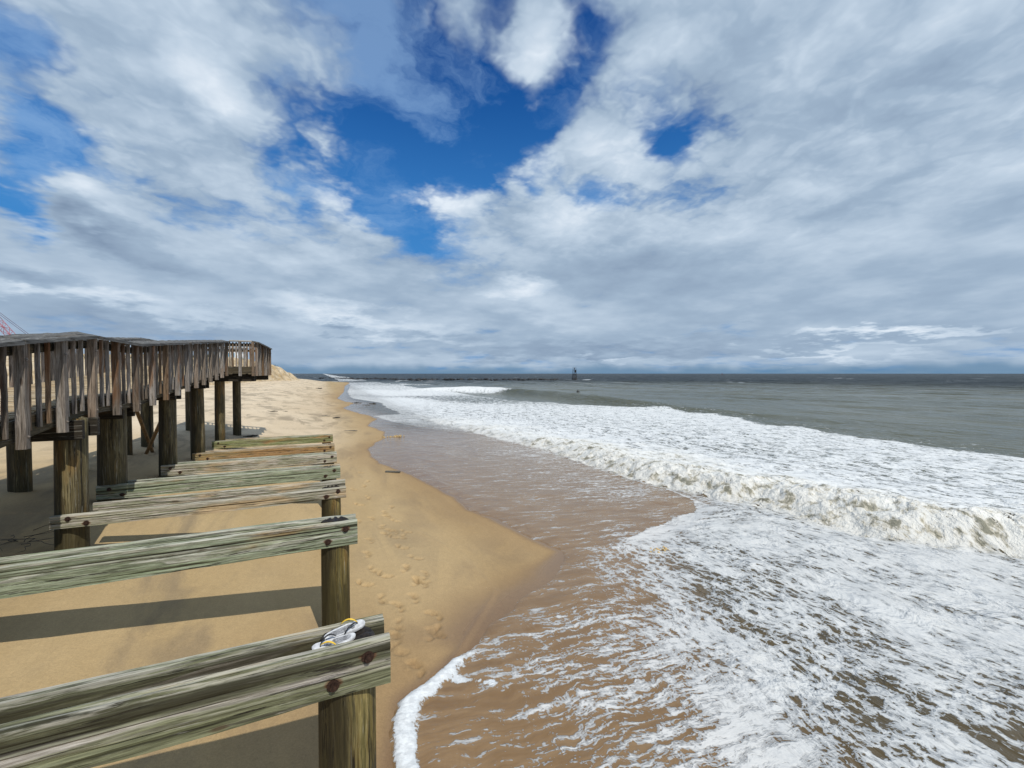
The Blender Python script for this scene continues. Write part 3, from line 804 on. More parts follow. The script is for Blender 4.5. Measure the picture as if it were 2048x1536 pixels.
# ------------------------------------------------------------------ DUNE
def make_dune():
    m, nt, bs = material('dune_sand')
    geo = nt.new('ShaderNodeNewGeometry').outputs['Position']
    n = nt.mapr(nt.noise(nt.mapping(geo, (.35, .35, .9)), 1, 6, .62, .6), .3, .7)
    col = nt.mix(n, (.40, .29, .155), (.62, .51, .36))
    n2 = nt.mapr(nt.noise(nt.mapping(geo, (1.2, 1.2, .25)), 1, 5, .65), .55, .72)
    col = nt.mix(nt.math('MULTIPLY', n2, .65), col, (.24, .15, .065))
    nt.l.new(col, bs.inputs['Base Color'])
    bs.inputs['Roughness'].default_value = .95
    bp = nt.new('ShaderNodeBump', ins={'Strength': 1., 'Distance': .5, 'Height': nt.noise(nt.mapping(geo, (.6, .6, .6)), 1, 6, .65)})
    nt.l.new(bp.outputs[0], bs.inputs['Normal'])
    xs = spaced([(-160, -24, 2.0, 1), (-24, 2, .3, 1)]); ys = spaced([(30, 175, .6, 1)])
    X, Y = np.meshgrid(xs, ys, indexing='ij')
    toe = np.interp(Y, [30, 60, 100, 125, 140, 148, 154, 160], [-17, -15, -13.5, -11, -7.5, -5.5, -10, -40])
    toe = toe + 1.3 * fbm(X * .05, Y * .16, 201, 4) + .5 * fbm(X * .3, Y * .6, 202, 3)
    ht = np.interp(Y, [30, 45, 70, 110, 128, 140, 150, 158], [0, 2.2, 3.8, 5.0, 4.9, 3.9, 1.6, -.5])
    u = toe - X
    g = fbm(X * .25, Y * .35, 203, 4)
    up = sstep(0, 4.2 + g, u) * (1 + .10 * fbm(X * .12, Y * .12, 204, 4)) + .05 * sstep(1, 6, u) * fbm(X * .5, Y * .5, 205, 3)
    slump = .35 * sstep(0, 1.5, u) * sstep(6, 2, u) * fbm(X * .7, Y * .8, 206, 4)
    Z = surf(X, Y) - .5 + (ht + .5) * up + slump * np.clip(ht / 3, 0, 1)
    o = grid_object('dune', xs, ys, Z, m)
    o['kind'] = 'structure'
    # marram tufts along the crest
    mg = simple('dune_grass', (.07, .075, .03), .8, .4, 8)
    mb = MB()
    for _ in range(420):
        y = RNG.uniform(60, 146); x = np.interp(y, [30, 60, 100, 125, 140, 148], [-17, -15, -13.5, -11, -7.5, -5.5]) - RNG.uniform(4.5, 12)
        i, j = np.argmin(np.abs(xs - x)), np.argmin(np.abs(ys - y))
        z = Z[i, j]
        if vnoise(np.array([x * .3]), np.array([y * .3]), 9)[0] < .55: continue
        for b in range(7):
            a = RNG.uniform(0, 6.28); L = RNG.uniform(.25, .75); r = RNG.uniform(.1, .4)
            bx, by = x + RNG.uniform(-.3, .3), y + RNG.uniform(-.3, .3)
            tip = (bx + math.cos(a) * r, by + math.sin(a) * r, z + L)
            mb.add([(bx - .05, by, z - .1), (bx + .05, by, z - .1), tip, (bx, by + .05, z - .1)], [(0, 1, 2), (1, 3, 2), (3, 0, 2)])
    g = mb.build('dune_grass', mg)
    tag(g, 'dark tufts of grass along the crest of the sand dune', 'grass', kind='stuff')


make_dune()


# ------------------------------------------------------------------ pier bents (double planks on a round pile)
T0, DT = 2.57, 2.452
BENTS = [  # top of planks below eye, plank height, materials, label
    (1.463, .255, M_NEAR, 'bent nearest the viewer, thick olive grey double plank holding the flip-flops'),
    (1.590, .262, M_GREEN, 'second bent, pale green double plank running off the left edge of the photo'),
    (1.829, .168, M_PALE, 'third bent, whitish narrow front plank with its pile top showing between the planks'),
    (1.985, .250, M_GREEN, 'fourth bent, green planks directly behind the whitish narrow one'),
    (2.130, .250, M_PALE, 'fifth bent, pale and tan planks between the green one and the orange one'),
    (2.270, .235, M_TAN, 'sixth bent, orange brown planks second from the far end of the row'),
    (2.280, .265, M_LIME, 'farthest bent of the row, mossy planks with a short stub of pile below'),
]
LEFT = [-3.45, -3.45, -3.20, -3.66, -3.43, -3.40, -3.42]
bent_tops = []
for k, (h, ph, mat, lab) in enumerate(BENTS):
    t = T0 + DT * k
    zt = CAMZ - h
    root = thing('pier_bent', lab, 'pier bent', (.11, t, zt), 'old pier bents on the sand')
    pm = pile_mesh('pile', .150 if k else .152, CAMZ - 3.9 - zt, -.035 if k else -.052, 3 + k)
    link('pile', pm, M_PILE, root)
    pm.materials.append(M_ROT)
    for q in pm.polygons[-80:]: q.material_index = 1
    L = .33 - LEFT[k]
    x0 = LEFT[k] - .11
    for side, (y, dz) in enumerate(((-.135, 0.), (.13, (-.04, -.02, .06, 0., 0., 0., 0.)[k]))):
        bl = []
        if side == 0:
            rb = L - .33 + .11
            bl = [(rb + .10, -ph * .30, 1.15), (rb - .075, -ph * .72, 1.25)]
            if k >= 2: bl += [(.18, -ph * .28, 1.1), (.36, -ph * .74, 1.2)]
        lx = 0 if (side == 0 or k < 2) else RNG.uniform(.2, .35)
        pln = plank_mesh('plank', L - lx, .075, ph if side == 0 else .26, 20 + k * 7 + side, [(a - lx, b, c) for a, b, c in bl], groove=1.25 if k < 3 else 1.0,
                         split=(.36, .30, .55, .42, .5, .35, .5)[k] if side == 0 else .5, side_pale=1. if side == 0 and k == 0 else 0., top_stain=(1. if side == 0 else .95) if k == 0 else (.35 if k == 1 and side == 0 else 0.))
        pl = link('plank', pln, mat if not (k == 4 and side) else M_GREEN, root, (x0 + lx, y, dz))
        for bx, bz, s in bl:
            bo = bpy.data.objects.new('bolt', BOLT); COL.objects.link(bo); bo.parent = pl
            bo.location = (bx - lx, -.0385, bz); bo.rotation_euler = (0, RNG.uniform(0, 1), 0)
            bo.scale = (1.0, 1.0, 1.0) if k else (1.05, 1.1, 1.05)
    bent_tops.append(zt)


# ------------------------------------------------------------------ flip-flops on the first pile
def flipflops():
    msole = simple('grey_rubber_sole', (.52, .53, .555), .6, .2, 45)
    mblk = simple('black_rubber_strap', (.012, .012, .013), .45, .3, 40)
    myel = simple('yellow_strap', (.72, .47, .04), .5, .12, 40)
    mpad = simple('dark_foot_print_on_sole', (.22, .225, .24), .75, .5, 60)

    def one(lab, loc, rot, up):
        r = thing('flip_flop', lab, 'flip-flop', loc, 'pair of flip-flops on the pile')
        r.rotation_euler = rot; r.scale = (.84, .88, .95)
        out = []
        N = 36
        for i in range(N):
            a = 2 * math.pi * i / N
            x = .135 * math.cos(a)
            w = .046 - .010 * (1 - math.cos(a)) * .5 + .004 * math.cos(2 * a)
            y = w * math.sin(a) * (1 if abs(math.cos(a)) < .999 else 1)
            y = math.copysign(abs(math.sin(a)) ** .75, math.sin(a)) * w
            out.append((x, y + .008 * math.cos(math.pi * x / .27)))
        vs, fs = [], []
        rings = [(.93, 0), (1., .004), (1., .015), (.955, .019)]
        for s, z in rings:
            for x, y in out:
                vs.append((x * s, y * s, z + .010 * (x / .135) ** 2))
        n = N
        for q in range(3):
            for i in range(n):
                j = (i + 1) % n
                fs.append((q * n + i, q * n + j, (q + 1) * n + j, (q + 1) * n + i))
        fs.append(tuple(range(3 * n, 4 * n))); fs.append(tuple(range(n))[::-1])
        mb = MB(); mb.add(vs, fs); so = mb.build('sole', msole, r)
        pad = MB(); pv = [(x * .62 - .02, y * .66, .0215 + .010 * ((x * .62 - .02) / .135) ** 2) for x, y in out]
        pv2 = [(x, y, z - .0015) for x, y, z in pv]
        pad.add(pv + pv2, [tuple(range(n))] + [(i, (i + 1) % n, n + (i + 1) % n, n + i) for i in range(n)])
        pad.build('footbed', mpad, so)
        for sgn, nm in ((1, myel), (-1, mblk)):
            st = MB(); pts = []
            for q in range(9):
                f = q / 8
                x = .085 - .10 * f; y = sgn * (.002 + .044 * f ** .8) + .008
                z = .024 + up * math.sin(math.pi * min(1, f * .93 + .07)) ** .8
                pts.append((x, y, z))
            st.tube(pts, [.0042 + .0022 * math.sin(math.pi * q / 8) for q in range(9)], 8, .55)
            st.build('strap', nm, r, True)
        tp = MB(); tp.tube([(.085, .008, .012), (.085, .008, .030)], .004, 8); tp.build('toe_post', mblk, r)
    z = bent_tops[0]
    one('grey flip-flop lying flat nearer the viewer with its straps up', (.045, T0 - .035, z - .048), (math.radians(-13), math.radians(2), math.radians(186)), .040)
    one('grey flip-flop behind, resting tilted toward the plank end', (.105, T0 + .045, z - .040), (math.radians(17), math.radians(-5), math.radians(10)), .034)


flipflops()


# ------------------------------------------------------------------ boardwalk ramp
def rail_top(t):
    return CAMZ + float(np.interp(t, [-2, 7.82, 9.43, 17.0, 40], [.56 - 9.82 * .11, .56, .545, 1.12, 1.12]))


SX, BX, PX = -3.0, -5.1, -2.14
TE0, TE1 = 17.0, 21.2
walk = thing('wooden_walkway', 'grey weathered boardwalk ramp with baluster railings raised on round piles above the sand', 'boardwalk', (-4, 7.5, 2))
ORG = Vector((-4, 7.5, 2))


def wpart(name, mesh, mat, loc, rot=None, parent=None):
    o = link(name, mesh, mat, parent or walk, Vector(loc) - ORG, rot)
    return o


def tilted(mb_fn, name, t0, t1, x0, x1, zoff0, zoff1, mat, step=.25, rough=.0, seed=1, drop=0.):
    """board following the rail line between t0 and t1 (grain along y); zoff measured from the rail top"""
    n = max(2, int((t1 - t0) / step) + 1)
    ts = np.linspace(t0, t1, n)
    tm = (t0 + t1) / 2
    rng = np.random.default_rng(seed)
    mb = MB(); vs, fs = [], []
    nx = 5
    for i, t in enumerate(ts):
        zt = rail_top(t)
        for q in range(nx):
            jx = x0 + (x1 - x0) * q / (nx - 1)
            zt = rail_top(t) - drop * q / (nx - 1)
            vs.append((jx + rng.normal(0, rough * .6) * (q in (0, nx - 1)), t - tm, zt + zoff1 + rng.normal(0, rough)))
        for q in range(nx):
            jx = x0 + (x1 - x0) * q / (nx - 1)
            vs.append((jx, t - tm, rail_top(t) - drop * q / (nx - 1) + zoff0))
    w = 2 * nx
    for i in range(n - 1):
        for q in range(nx - 1):
            a = i * w + q
            fs.append((a, a + 1, a + w + 1, a + w))
            b = a + nx
            fs.append((b + w, b + w + 1, b + 1, b))
        fs.append((i * w, i * w + w, i * w + w + nx, i * w + nx))
        e = i * w + nx - 1
        fs.append((e, e + nx, e + w + nx, e + w))
    fs.append(tuple(range(nx)) + tuple(range(2 * nx - 1, nx - 1, -1)))
    l = (n - 1) * w
    fs.append(tuple(l + q for q in range(nx))[::-1] + tuple(l + nx + q for q in range(nx)))
    mb.add(vs, fs)
    me = mb.mesh(name)
    return wpart(name, me, mat, (0, tm, 0))


# posts, balusters (shared meshes so that copies stay light)
def stick(name, w, d, h, seed, bend=.004):
    n = 10
    vs, fs = [], []
    rng = np.random.default_rng(seed)
    for i in range(n):
        z = h * i / (n - 1)
        ox, oy = rng.normal(0, bend), rng.normal(0, bend)
        b = .12
        for (a, c) in ((-.5 + b, -.5), (.5 - b, -.5), (.5, -.5 + b), (.5, .5 - b), (.5 - b, .5), (-.5 + b, .5), (-.5, .5 - b), (-.5, -.5 + b)):
            vs.append((a * w + ox + rng.normal(0, .0012), c * d + oy + rng.normal(0, .0012), z))
    for i in range(n - 1):
        for k in range(8):
            fs.append((i * 8 + k, i * 8 + (k + 1) % 8, (i + 1) * 8 + (k + 1) % 8, (i + 1) * 8 + k))
    fs.append(tuple(range(8))[::-1]); fs.append(tuple((n - 1) * 8 + k for k in range(8)))
    mb = MB(); mb.add(vs, fs)
    me = mb.mesh(name); me.materials.append(M_POST)
    return me


POSTS = [stick('post', .088, .088, 1.155, 5 + i, .0012) for i in range(4)]
BALS = [stick('baluster', .040, .040, .985, 15 + i, .0016) for i in range(5)]
BH = 1.13
POSTBOLT = bolt_mesh('post_bolt', .016, .014); POSTBOLT.materials.append(M_BOLTG)


def put(me, name, x, y, z, rz=0., lean=None, parent=None):
    o = bpy.data.objects.new(name, me); COL.objects.link(o)
    o.parent = parent or walk
    o.location = (Vector((x, y, z)) - ORG) if parent is None else Vector((x, y, z))
    o.rotation_euler = (random.gauss(0, .0025) + (lean[0] if lean else 0), random.gauss(0, .0025) + (lean[1] if lean else 0), rz)
    return o


bal_count = 0
SP = .766


def post(x, y, rz, outward):
    o = put(random.choice(POSTS), 'post', x, y, rail_top(y) - .045 - 1.155, rz)
    # two bolts on the outer face
    for zz in (.13, .96):
        b = bpy.data.objects.new('post_bolt', POSTBOLT); COL.objects.link(b); b.parent = o
        b.location = (.0, -.045, zz)
    return o


spare = []


def bay(p, q, n=3):
    global bal_count
    for i in range(1, n + 1):
        f = i / (n + 1) + random.uniform(-.006, .006)
        x, y = p[0] + (q[0] - p[0]) * f, p[1] + (q[1] - p[1]) * f
        spare.append((x, y))


# front railing of the ramp
ys = [17.0 - SP * i for i in range(18)]
for i, y in enumerate(ys):
    post(SX + .062, y if i else y - .03, math.pi / 2, 1)
for a, b in zip(ys[:-1], ys[1:]):
    bay((SX + .022, a), (SX + .022, b))
# platform: near end (towards the viewer), sea side, far end
post((SX + PX) / 2 + .02, TE0 - .062, 0, 1)
post(PX - .03, TE0 - .062, 0, 1)
bay((SX + .06, TE0 - .022), ((SX + PX) / 2, TE0 - .022))
bay(((SX + PX) / 2 + .05, TE0 - .022), (PX - .03, TE0 - .022))
py = [TE0 + .08 + (TE1 - TE0 - .1) * i / 5 for i in range(6)]
for y in py: post(PX + .062, y, math.pi / 2, 1)
for a, b in zip(py[:-1], py[1:]): bay((PX + .022, a), (PX + .022, b))
front_n = len(spare)
fx = [PX - .1 + (BX - PX + .1) * i / 4 for i in range(5)]
for x in fx[1:]: post(x, TE1 + .05, math.pi, 1)
for a, b in zip(fx[:-1], fx[1:]): bay((a, TE1 + .02), (b, TE1 + .02))
for x, y in spare[:100]:
    put(random.choice(BALS), 'baluster', x, y, rail_top(y) - .06 - .985, random.choice((0, math.pi / 2)))
rest = spare[100:]
by = [TE1 - .766 * i for i in range(24)]
for i, y in enumerate(by):
    post(BX - .062, y, -math.pi / 2, -1)
for a, b in zip(by[:-1], by[1:]):
    for i in (1, 2, 3): rest.append((BX - .022, a + (b - a) * i / 4))
mb = MB()
for x, y in rest:
    z = rail_top(y) - .06
    mb.box(x - .02, x + .02, y - .02, y + .02, z - .985, z, .003)
st = mb.build('back_balusters', M_POST, walk, loc=-ORG); st['kind'] = 'stuff'
st.name = 'balusters'

# rail caps: short overlapping boards
def caps(x, t0, t1, seg, seed):
    t = t0; i = 0
    while t < t1 - .2:
        e = min(t + seg * random.uniform(.85, 1.1), t1)
        if t1 - e < .5: e = t1
        # keep a break at the slope changes
        for brk in (7.82, 9.43):
            if t < brk - .05 < e: e = brk
        dz = random.uniform(-.004, .006)
        tilted(None, 'cap_board', t, e - .006, x - .11, x + .115, -.03 + dz, .012 + dz, M_CAP, .12, .0035, seed + i, .045)
        t = e; i += 1


caps(SX + .03, 3.4, 17.09, 1.5, 300)
caps(PX + .03, TE0 - .09, TE1 + .1, 1.6, 340)
caps(BX - .03, 3.4, TE1 + .1, 1.6, 360)
z = rail_top(18)
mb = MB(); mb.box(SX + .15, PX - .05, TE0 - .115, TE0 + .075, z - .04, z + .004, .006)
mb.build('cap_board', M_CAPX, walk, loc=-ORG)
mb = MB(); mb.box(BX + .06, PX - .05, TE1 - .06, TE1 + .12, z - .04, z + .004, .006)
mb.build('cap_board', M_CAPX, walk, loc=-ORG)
# top stringers behind the balusters, rim joists, inner joists
for x, t0, t1 in ((SX - .02, 3.4, 17.0), (PX - .02, TE0, TE1), (BX + .02, 3.4, TE1)):
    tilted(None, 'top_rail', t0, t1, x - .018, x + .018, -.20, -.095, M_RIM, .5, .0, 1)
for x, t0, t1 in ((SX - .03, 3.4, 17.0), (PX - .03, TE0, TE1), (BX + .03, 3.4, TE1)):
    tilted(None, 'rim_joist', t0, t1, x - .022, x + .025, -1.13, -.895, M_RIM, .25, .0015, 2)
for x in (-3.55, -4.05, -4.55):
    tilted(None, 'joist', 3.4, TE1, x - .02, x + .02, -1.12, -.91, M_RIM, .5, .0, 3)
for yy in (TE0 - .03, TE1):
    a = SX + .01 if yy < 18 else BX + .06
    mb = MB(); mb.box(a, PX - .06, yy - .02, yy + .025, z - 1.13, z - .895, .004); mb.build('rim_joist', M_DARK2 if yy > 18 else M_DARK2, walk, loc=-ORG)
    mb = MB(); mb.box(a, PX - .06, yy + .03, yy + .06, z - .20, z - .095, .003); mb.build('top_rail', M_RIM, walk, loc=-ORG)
# carriage bolts along the rim joist
mbm = bolt_mesh('rim_bolt', .017, .016); mbm.materials.append(M_BOLTG)
for i in range(14):
    y = 6.3 + SP * i * .98
    b = bpy.data.objects.new('rim_bolt', mbm); COL.objects.link(b); b.parent = walk
    b.location = Vector((SX - .003, y + .38, rail_top(y + .38) - 1.02)) - ORG; b.rotation_euler = (0, 0, math.pi / 2)
# deck
mb = MB()
y = 3.4
while y < TE1:
    xe = PX - .01 if y > TE0 else SX - .06
    zz = rail_top(y + .07) - .87
    mb.box(BX + .06, xe, y, y + .1445, zz - .024 + random.uniform(-.002, .002), zz + random.uniform(-.002, .002), .004)
    y += .146
mb.build('deck', M_DECK, walk, loc=-ORG)
# piles and cross-beams
PILES = [(-3.25, 2.57, .165), (-3.2, 5.02, .165), (-3.1, 7.55, .170), (-3.52, 9.97, .205), (-3.36, 12.42, .165), (-3.30, 14.87, .172), (-3.24, 17.33, .152), (-3.32, 21.1, .15)]
for i, (x, y, r) in enumerate(PILES):
    top = rail_top(y) - 1.135
    me = pile_mesh('pile', r, .9 - top, 0., 60 + i, (random.uniform(-.012, .012), random.uniform(-.012, .012)))
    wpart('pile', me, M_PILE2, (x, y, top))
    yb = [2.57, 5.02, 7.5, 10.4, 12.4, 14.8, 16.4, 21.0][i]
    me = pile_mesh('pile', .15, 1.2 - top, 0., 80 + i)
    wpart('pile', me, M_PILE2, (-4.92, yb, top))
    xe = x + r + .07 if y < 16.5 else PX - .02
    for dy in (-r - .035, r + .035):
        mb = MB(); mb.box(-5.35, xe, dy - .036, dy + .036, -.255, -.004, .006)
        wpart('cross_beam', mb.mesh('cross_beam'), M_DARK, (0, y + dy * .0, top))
me = pile_mesh('pile', .15, .9 - (z - 1.13), 0., 97)
# diagonal braces
for p, q in (((-4.3, 13.5, 3.55), (-4.55, 15.6, 1.95)), ((-3.5, 13.2, 3.6), (-4.6, 15.2, 2.0))):
    mb = MB(); mb.tube([p, q], .045, 8); mb.build('brace', M_BRACE, walk, loc=-ORG)
# ring bolt on the near front pile
mb = MB(); mb.tube([(.05 * math.cos(a), 0, .05 * math.sin(a)) for a in np.linspace(0, 6.1, 20)], .009, 6)
wpart('ring_bolt', mb.mesh('ring_bolt'), M_BOLTG, (-3.03, 7.36, rail_top(7.5) - 1.28), (0, 0, .4))

# orange tag tied to the back railing
mo = simple('orange_plastic', (.75, .09, .015), .5, .1, 20)
mb = MB(); mb.box(-.075, .075, -.004, .004, -.11, .07, .002); mb.box(-.012, .012, -.010, .0, .05, .10, .002)
xo, yo = -5.045, 9.75
orange = mb.build('orange_tag', mo, None, loc=(xo, yo, CAMZ + .33))
tag(orange, 'small orange plastic tag hanging on the back railing, seen through the balusters', 'tag')


# ------------------------------------------------------------------ things on the beach
M_WEED = simple('black_wrack', (.03, .026, .018), .7, .5, 20)
M_DRIFT = simple('wet_driftwood', (.10, .095, .08), .8, .5, 25)
M_STRAW = simple('tan_wrack', (.42, .30, .14), .8, .4, 20)


def sandz(x, y): return float(surf(np.array([x]), np.array([y]))[0])


def driftwood(name, lab, cat, x, y, L, r, ang, mat, grp, parts=7, flat=.7, lift=0.):
    mb = MB(); pts = []
    for i in range(parts):
        f = i / (parts - 1) - .5
        pts.append((f * L, random.gauss(0, L * .03), r * .5 + random.uniform(-.2, .35) * r))
    mb.tube(pts, [r * (.55 + .55 * math.sin(math.pi * (i + .6) / parts)) * random.uniform(.8, 1.15) for i in range(parts)], 9, flat)
    if L > .3:
        mb.tube([(L * .1, 0, r * .6), (L * .2, L * .12, r * 1.0), (L * .24, L * .2, r * .8)], [r * .4, r * .28, r * .12], 6)
    o = mb.build(name, mat, None, True)
    o.location = (x, y, sandz(x, y) + lift); o.rotation_euler = (0, 0, ang)
    return tag(o, lab, cat, grp)


def clump(name, lab, cat, x, y, sx, sy, h, mat, grp, n=26):
    mb = MB()
    for _ in range(n):
        a, b = random.gauss(0, sx * .35), random.gauss(0, sy * .35)
        r = random.uniform(.25, .6) * h
        L = random.uniform(.6, 1.6) * h
        an = random.uniform(0, 6.28)
        mb.tube([(a, b, r * .3), (a + math.cos(an) * L * .5, b + math.sin(an) * L * .5, r * random.uniform(.8, 1.8)), (a + math.cos(an) * L, b + math.sin(an) * L, r * .2)], [r * .6, r, r * .4], 6, .7)
    o = mb.build(name, mat, None, True)
    o.location = (x, y, sandz(x, y)); return tag(o, lab, cat, grp)


# broken board at the water's edge
mb = MB(); me = plank_mesh('driftwood_board', .46, .10, .05, 77, (), .04, 1.4)
o = link('driftwood_board', me, M_DRIFT, None, (1.76, 13.62, sandz(1.98, 13.44) + .055), (0, 0, -.45))
tag(o, 'short dark broken board lying flat on the sand beside the wet film', 'driftwood', 'driftwood on the beach')
driftwood('driftwood_log', 'black stub of wood at the tip of the railing shadow', 'driftwood', -2.8, 20.83, .55, .06, .4, M_WEED, 'driftwood on the beach')
driftwood('driftwood_stick', 'dark stick on dry sand right of the farthest bent', 'driftwood', 1.36, 24.59, .75, .035, -.5, M_DRIFT, 'driftwood on the beach')
driftwood('driftwood_stick', 'small black stick nearest the wet edge above the farthest bent', 'driftwood', .87, 32.09, .5, .05, .3, M_WEED, 'driftwood on the beach')
driftwood('driftwood_stick', 'dull brown stick left of the small black one on dry sand', 'driftwood', .11, 33.6, .75, .04, -.3, M_DRIFT, 'driftwood on the beach')
driftwood('driftwood_stick', 'bent dark twig on pale sand right of the platform pile', 'driftwood', -3.26, 33.18, .95, .04, -.35, M_WEED, 'driftwood on the beach')
driftwood('driftwood_stick', 'thin faint twig beside the bent dark one on pale sand', 'driftwood', -2.56, 34.3, .6, .03, -.4, M_DRIFT, 'driftwood on the beach')
driftwood('driftwood_log', 'small dark log far down the beach below the dune end', 'driftwood', -.65, 91.75, 1.2, .13, -.4, M_WEED, 'driftwood on the beach')
clump('seaweed_clump', 'larger black seaweed clump on the wet film, left one of a far pair', 'seaweed', 3.34, 48.16, .55, .3, .09, M_WEED, 'seaweed on the wet sand')
clump('seaweed_clump', 'ragged black and brown seaweed clump on the wet film nearer the foam', 'seaweed', 4.84, 47.41, .5, .5, .10, M_WEED, 'seaweed on the wet sand')
clump('seaweed_clump', 'line of brown seaweed scraps just before the far black clumps', 'seaweed', 3.9, 44.9, .8, .2, .07, M_WEED, 'seaweed on the wet sand', 22)
clump('straw_clump', 'tan clump of straw lying in the wet film beyond the last bent', 'beach wrack', 3.25, 21.52, .75, .32, .075, M_STRAW, None, 34)
clump('foam_clump', 'tan clump of froth and straw riding in the white foam', 'beach wrack', 5.66, 5.98, .28, .16, .05, M_STRAW, None, 30)
# dry roots in the shade under the walkway
mb = MB()
for _ in range(9):
    a = random.uniform(-.5, 3.2); x0, y0 = random.gauss(0, .15), random.gauss(0, .12)
    pts = [(x0, y0, .01)]
    for i in range(6):
        a += random.gauss(0, .5); pts.append((pts[-1][0] + math.cos(a) * .13, pts[-1][1] + math.sin(a) * .09, .012 + random.uniform(0, .03)))
    mb.tube(pts, [.0045 - .0005 * i for i in range(7)], 5)
o = mb.build('dry_roots', M_WEED, None, True); o.location = (-3.75, 7.95, sandz(-3.75, 7.95))
tag(o, 'tangle of thin dark roots on shaded sand left of the thick near pile', 'roots')

# ------------------------------------------------------------------ far things
M_ROCK = simple('wet_black_rock', (.018, .018, .019), .6, .5, .6)


def jetty():
    mb = MB(); pts = []
    P = [W(-145, 322), W(-105, 290), W(-60, 268), W(-25, 263), W(10, 264), W(32, 268)]
    Hh = [1.5, 1.3, 1.1, 1.2, 1.2, 1.0]
    for (a, b, h0, h1) in zip(P[:-1], P[1:], Hh[:-1], Hh[1:]):
        L = math.hypot(b[0] - a[0], b[1] - a[1]); n = int(L / .9)
        for i in range(n):
            f = i / n
            for _ in range(2):
                x = a[0] + (b[0] - a[0]) * f + random.gauss(0, .9); y = a[1] + (b[1] - a[1]) * f + random.gauss(0, 1.3)
                s = random.uniform(.7, 1.5); h = (h0 + (h1 - h0) * f) * random.uniform(.35, 1.15)
                bm = bmesh.new(); bmesh.ops.create_icosphere(bm, subdivisions=1, radius=1)
                rot = Matrix.Rotation(random.uniform(0, 6), 3, 'Z') @ Matrix.Rotation(random.uniform(-.5, .5), 3, 'X')
                vs = []
                for v in bm.verts:
                    c = v.co * random.uniform(.75, 1.15)
                    c = rot @ Vector((c.x * s, c.y * s * .8, c.z * s * .6)); vs.append((x + c.x, y + c.y, h - .55 + c.z))
                bm.verts.index_update()
                mb.add(vs, [[v.index for v in q.verts] for q in bm.faces]); bm.free()
    o = mb.build('rock_jetty', M_ROCK)
    tag(o, 'long low jetty of black rocks reaching out to the skeleton tower', 'jetty')


jetty()

M_IRON = simple('dark_tower_steel', (.020, .018, .018), .6, .4, 1)


def tower():
    x, y = W(41.3, 281)
    r = thing('beacon_tower', 'dark open-frame beacon tower standing at the seaward end of the jetty', 'beacon tower', (x, y, 0))
    r.rotation_euler = (0, 0, -YAW + .35)
    Htop = 8.4
    for sx, sy in ((1, 1), (1, -1), (-1, 1), (-1, -1)):
        mb = MB(); mb.tube([(sx * 1.35, sy * 1.35, -1), (sx * .85, sy * .85, 4.1), (sx * .8, sy * .8, 6.6)], .14, 8); mb.build('leg', M_IRON, r)
    mb = MB()
    for z0, z1 in ((.8, 2.4), (2.4, 4.0)):
        for a, b in (((1, 1), (1, -1)), ((1, -1), (-1, -1)), ((-1, -1), (-1, 1)), ((-1, 1), (1, 1))):
            k0 = 1.25 - z0 * .1; k1 = 1.25 - z1 * .1
            mb.tube([(a[0] * k0, a[1] * k0, z0), (b[0] * k1, b[1] * k1, z1)], .06, 6)
            mb.tube([(a[0] * k1, a[1] * k1, z1), (b[0] * k0, b[1] * k0, z0)], .06, 6)
    mb.build('cross_bracing', M_IRON, r)
    mb = MB(); mb.box(-1.1, 1.1, -1.1, 1.1, 3.85, 4.15, .03); mb.box(-1., 1., -1., 1., 6.55, 6.75, .03); mb.build('platform', M_IRON, r)
    mb = MB()
    for sx, sy in ((1, 1), (1, -1), (-1, 1), (-1, -1)): mb.tube([(sx * .8, sy * .8, 6.6), (sx * .8, sy * .8, Htop)], .06, 6)
    for zz in (7.5, Htop):
        for a, b in (((1, 1), (1, -1)), ((1, -1), (-1, -1)), ((-1, -1), (-1, 1)), ((-1, 1), (1, 1))):
            mb.tube([(a[0] * .8, a[1] * .8, zz), (b[0] * .8, b[1] * .8, zz)], .05, 6)
    mb.build('guard_rail', M_IRON, r)
    mb = MB(); mb.box(.15, 1.0, -.35, .35, 4.9, 6.5, .15); mb.build('equipment_box', M_IRON, r)
    mb = MB(); mb.tube([(0, 0, 6.7), (0, 0, 7.6)], .12, 8); mb.tube([(0, 0, 7.6), (0, 0, 7.95)], .22, 10); mb.build('beacon_light', M_IRON, r)
    mb = MB()
    for i in range(5):
        a = i * 1.256; mb.tube([(math.cos(a) * 1.6, math.sin(a) * 1.6, -.4), (math.cos(a) * 1.2, math.sin(a) * 1.2, 1.1)], [.7, .4], 7)
    mb.build('rock_base', M_ROCK, r)


tower()


def buoy():
    x, y = W(593, 1200)
    r = thing('channel_buoy', 'tiny dark red buoy standing up on the horizon', 'buoy', (x, y, 0))
    mr = simple('buoy_red', (.12, .02, .015), .6, .3, 1)
    mb = MB(); mb.tube([(0, 0, -.8), (0, 0, .5), (0, 0, 1.0)], [1.5, 1.6, 1.2], 16); mb.build('float', mr, r)
    mb = MB()
    for k in range(4):
        a = k * math.pi / 2; mb.tube([(math.cos(a) * 1.1, math.sin(a) * 1.1, .9), (math.cos(a) * .5, math.sin(a) * .5, 5)], .14, 6)
    mb.build('frame', mr, r)
    mb = MB(); mb.tube([(0, 0, 3.2), (0, 0, 5.4)], [.9, .7], 10); mb.tube([(0, 0, 5.4), (0, 0, 6.4)], [.3, .25], 8); mb.build('topmark', mr, r)


buoy()


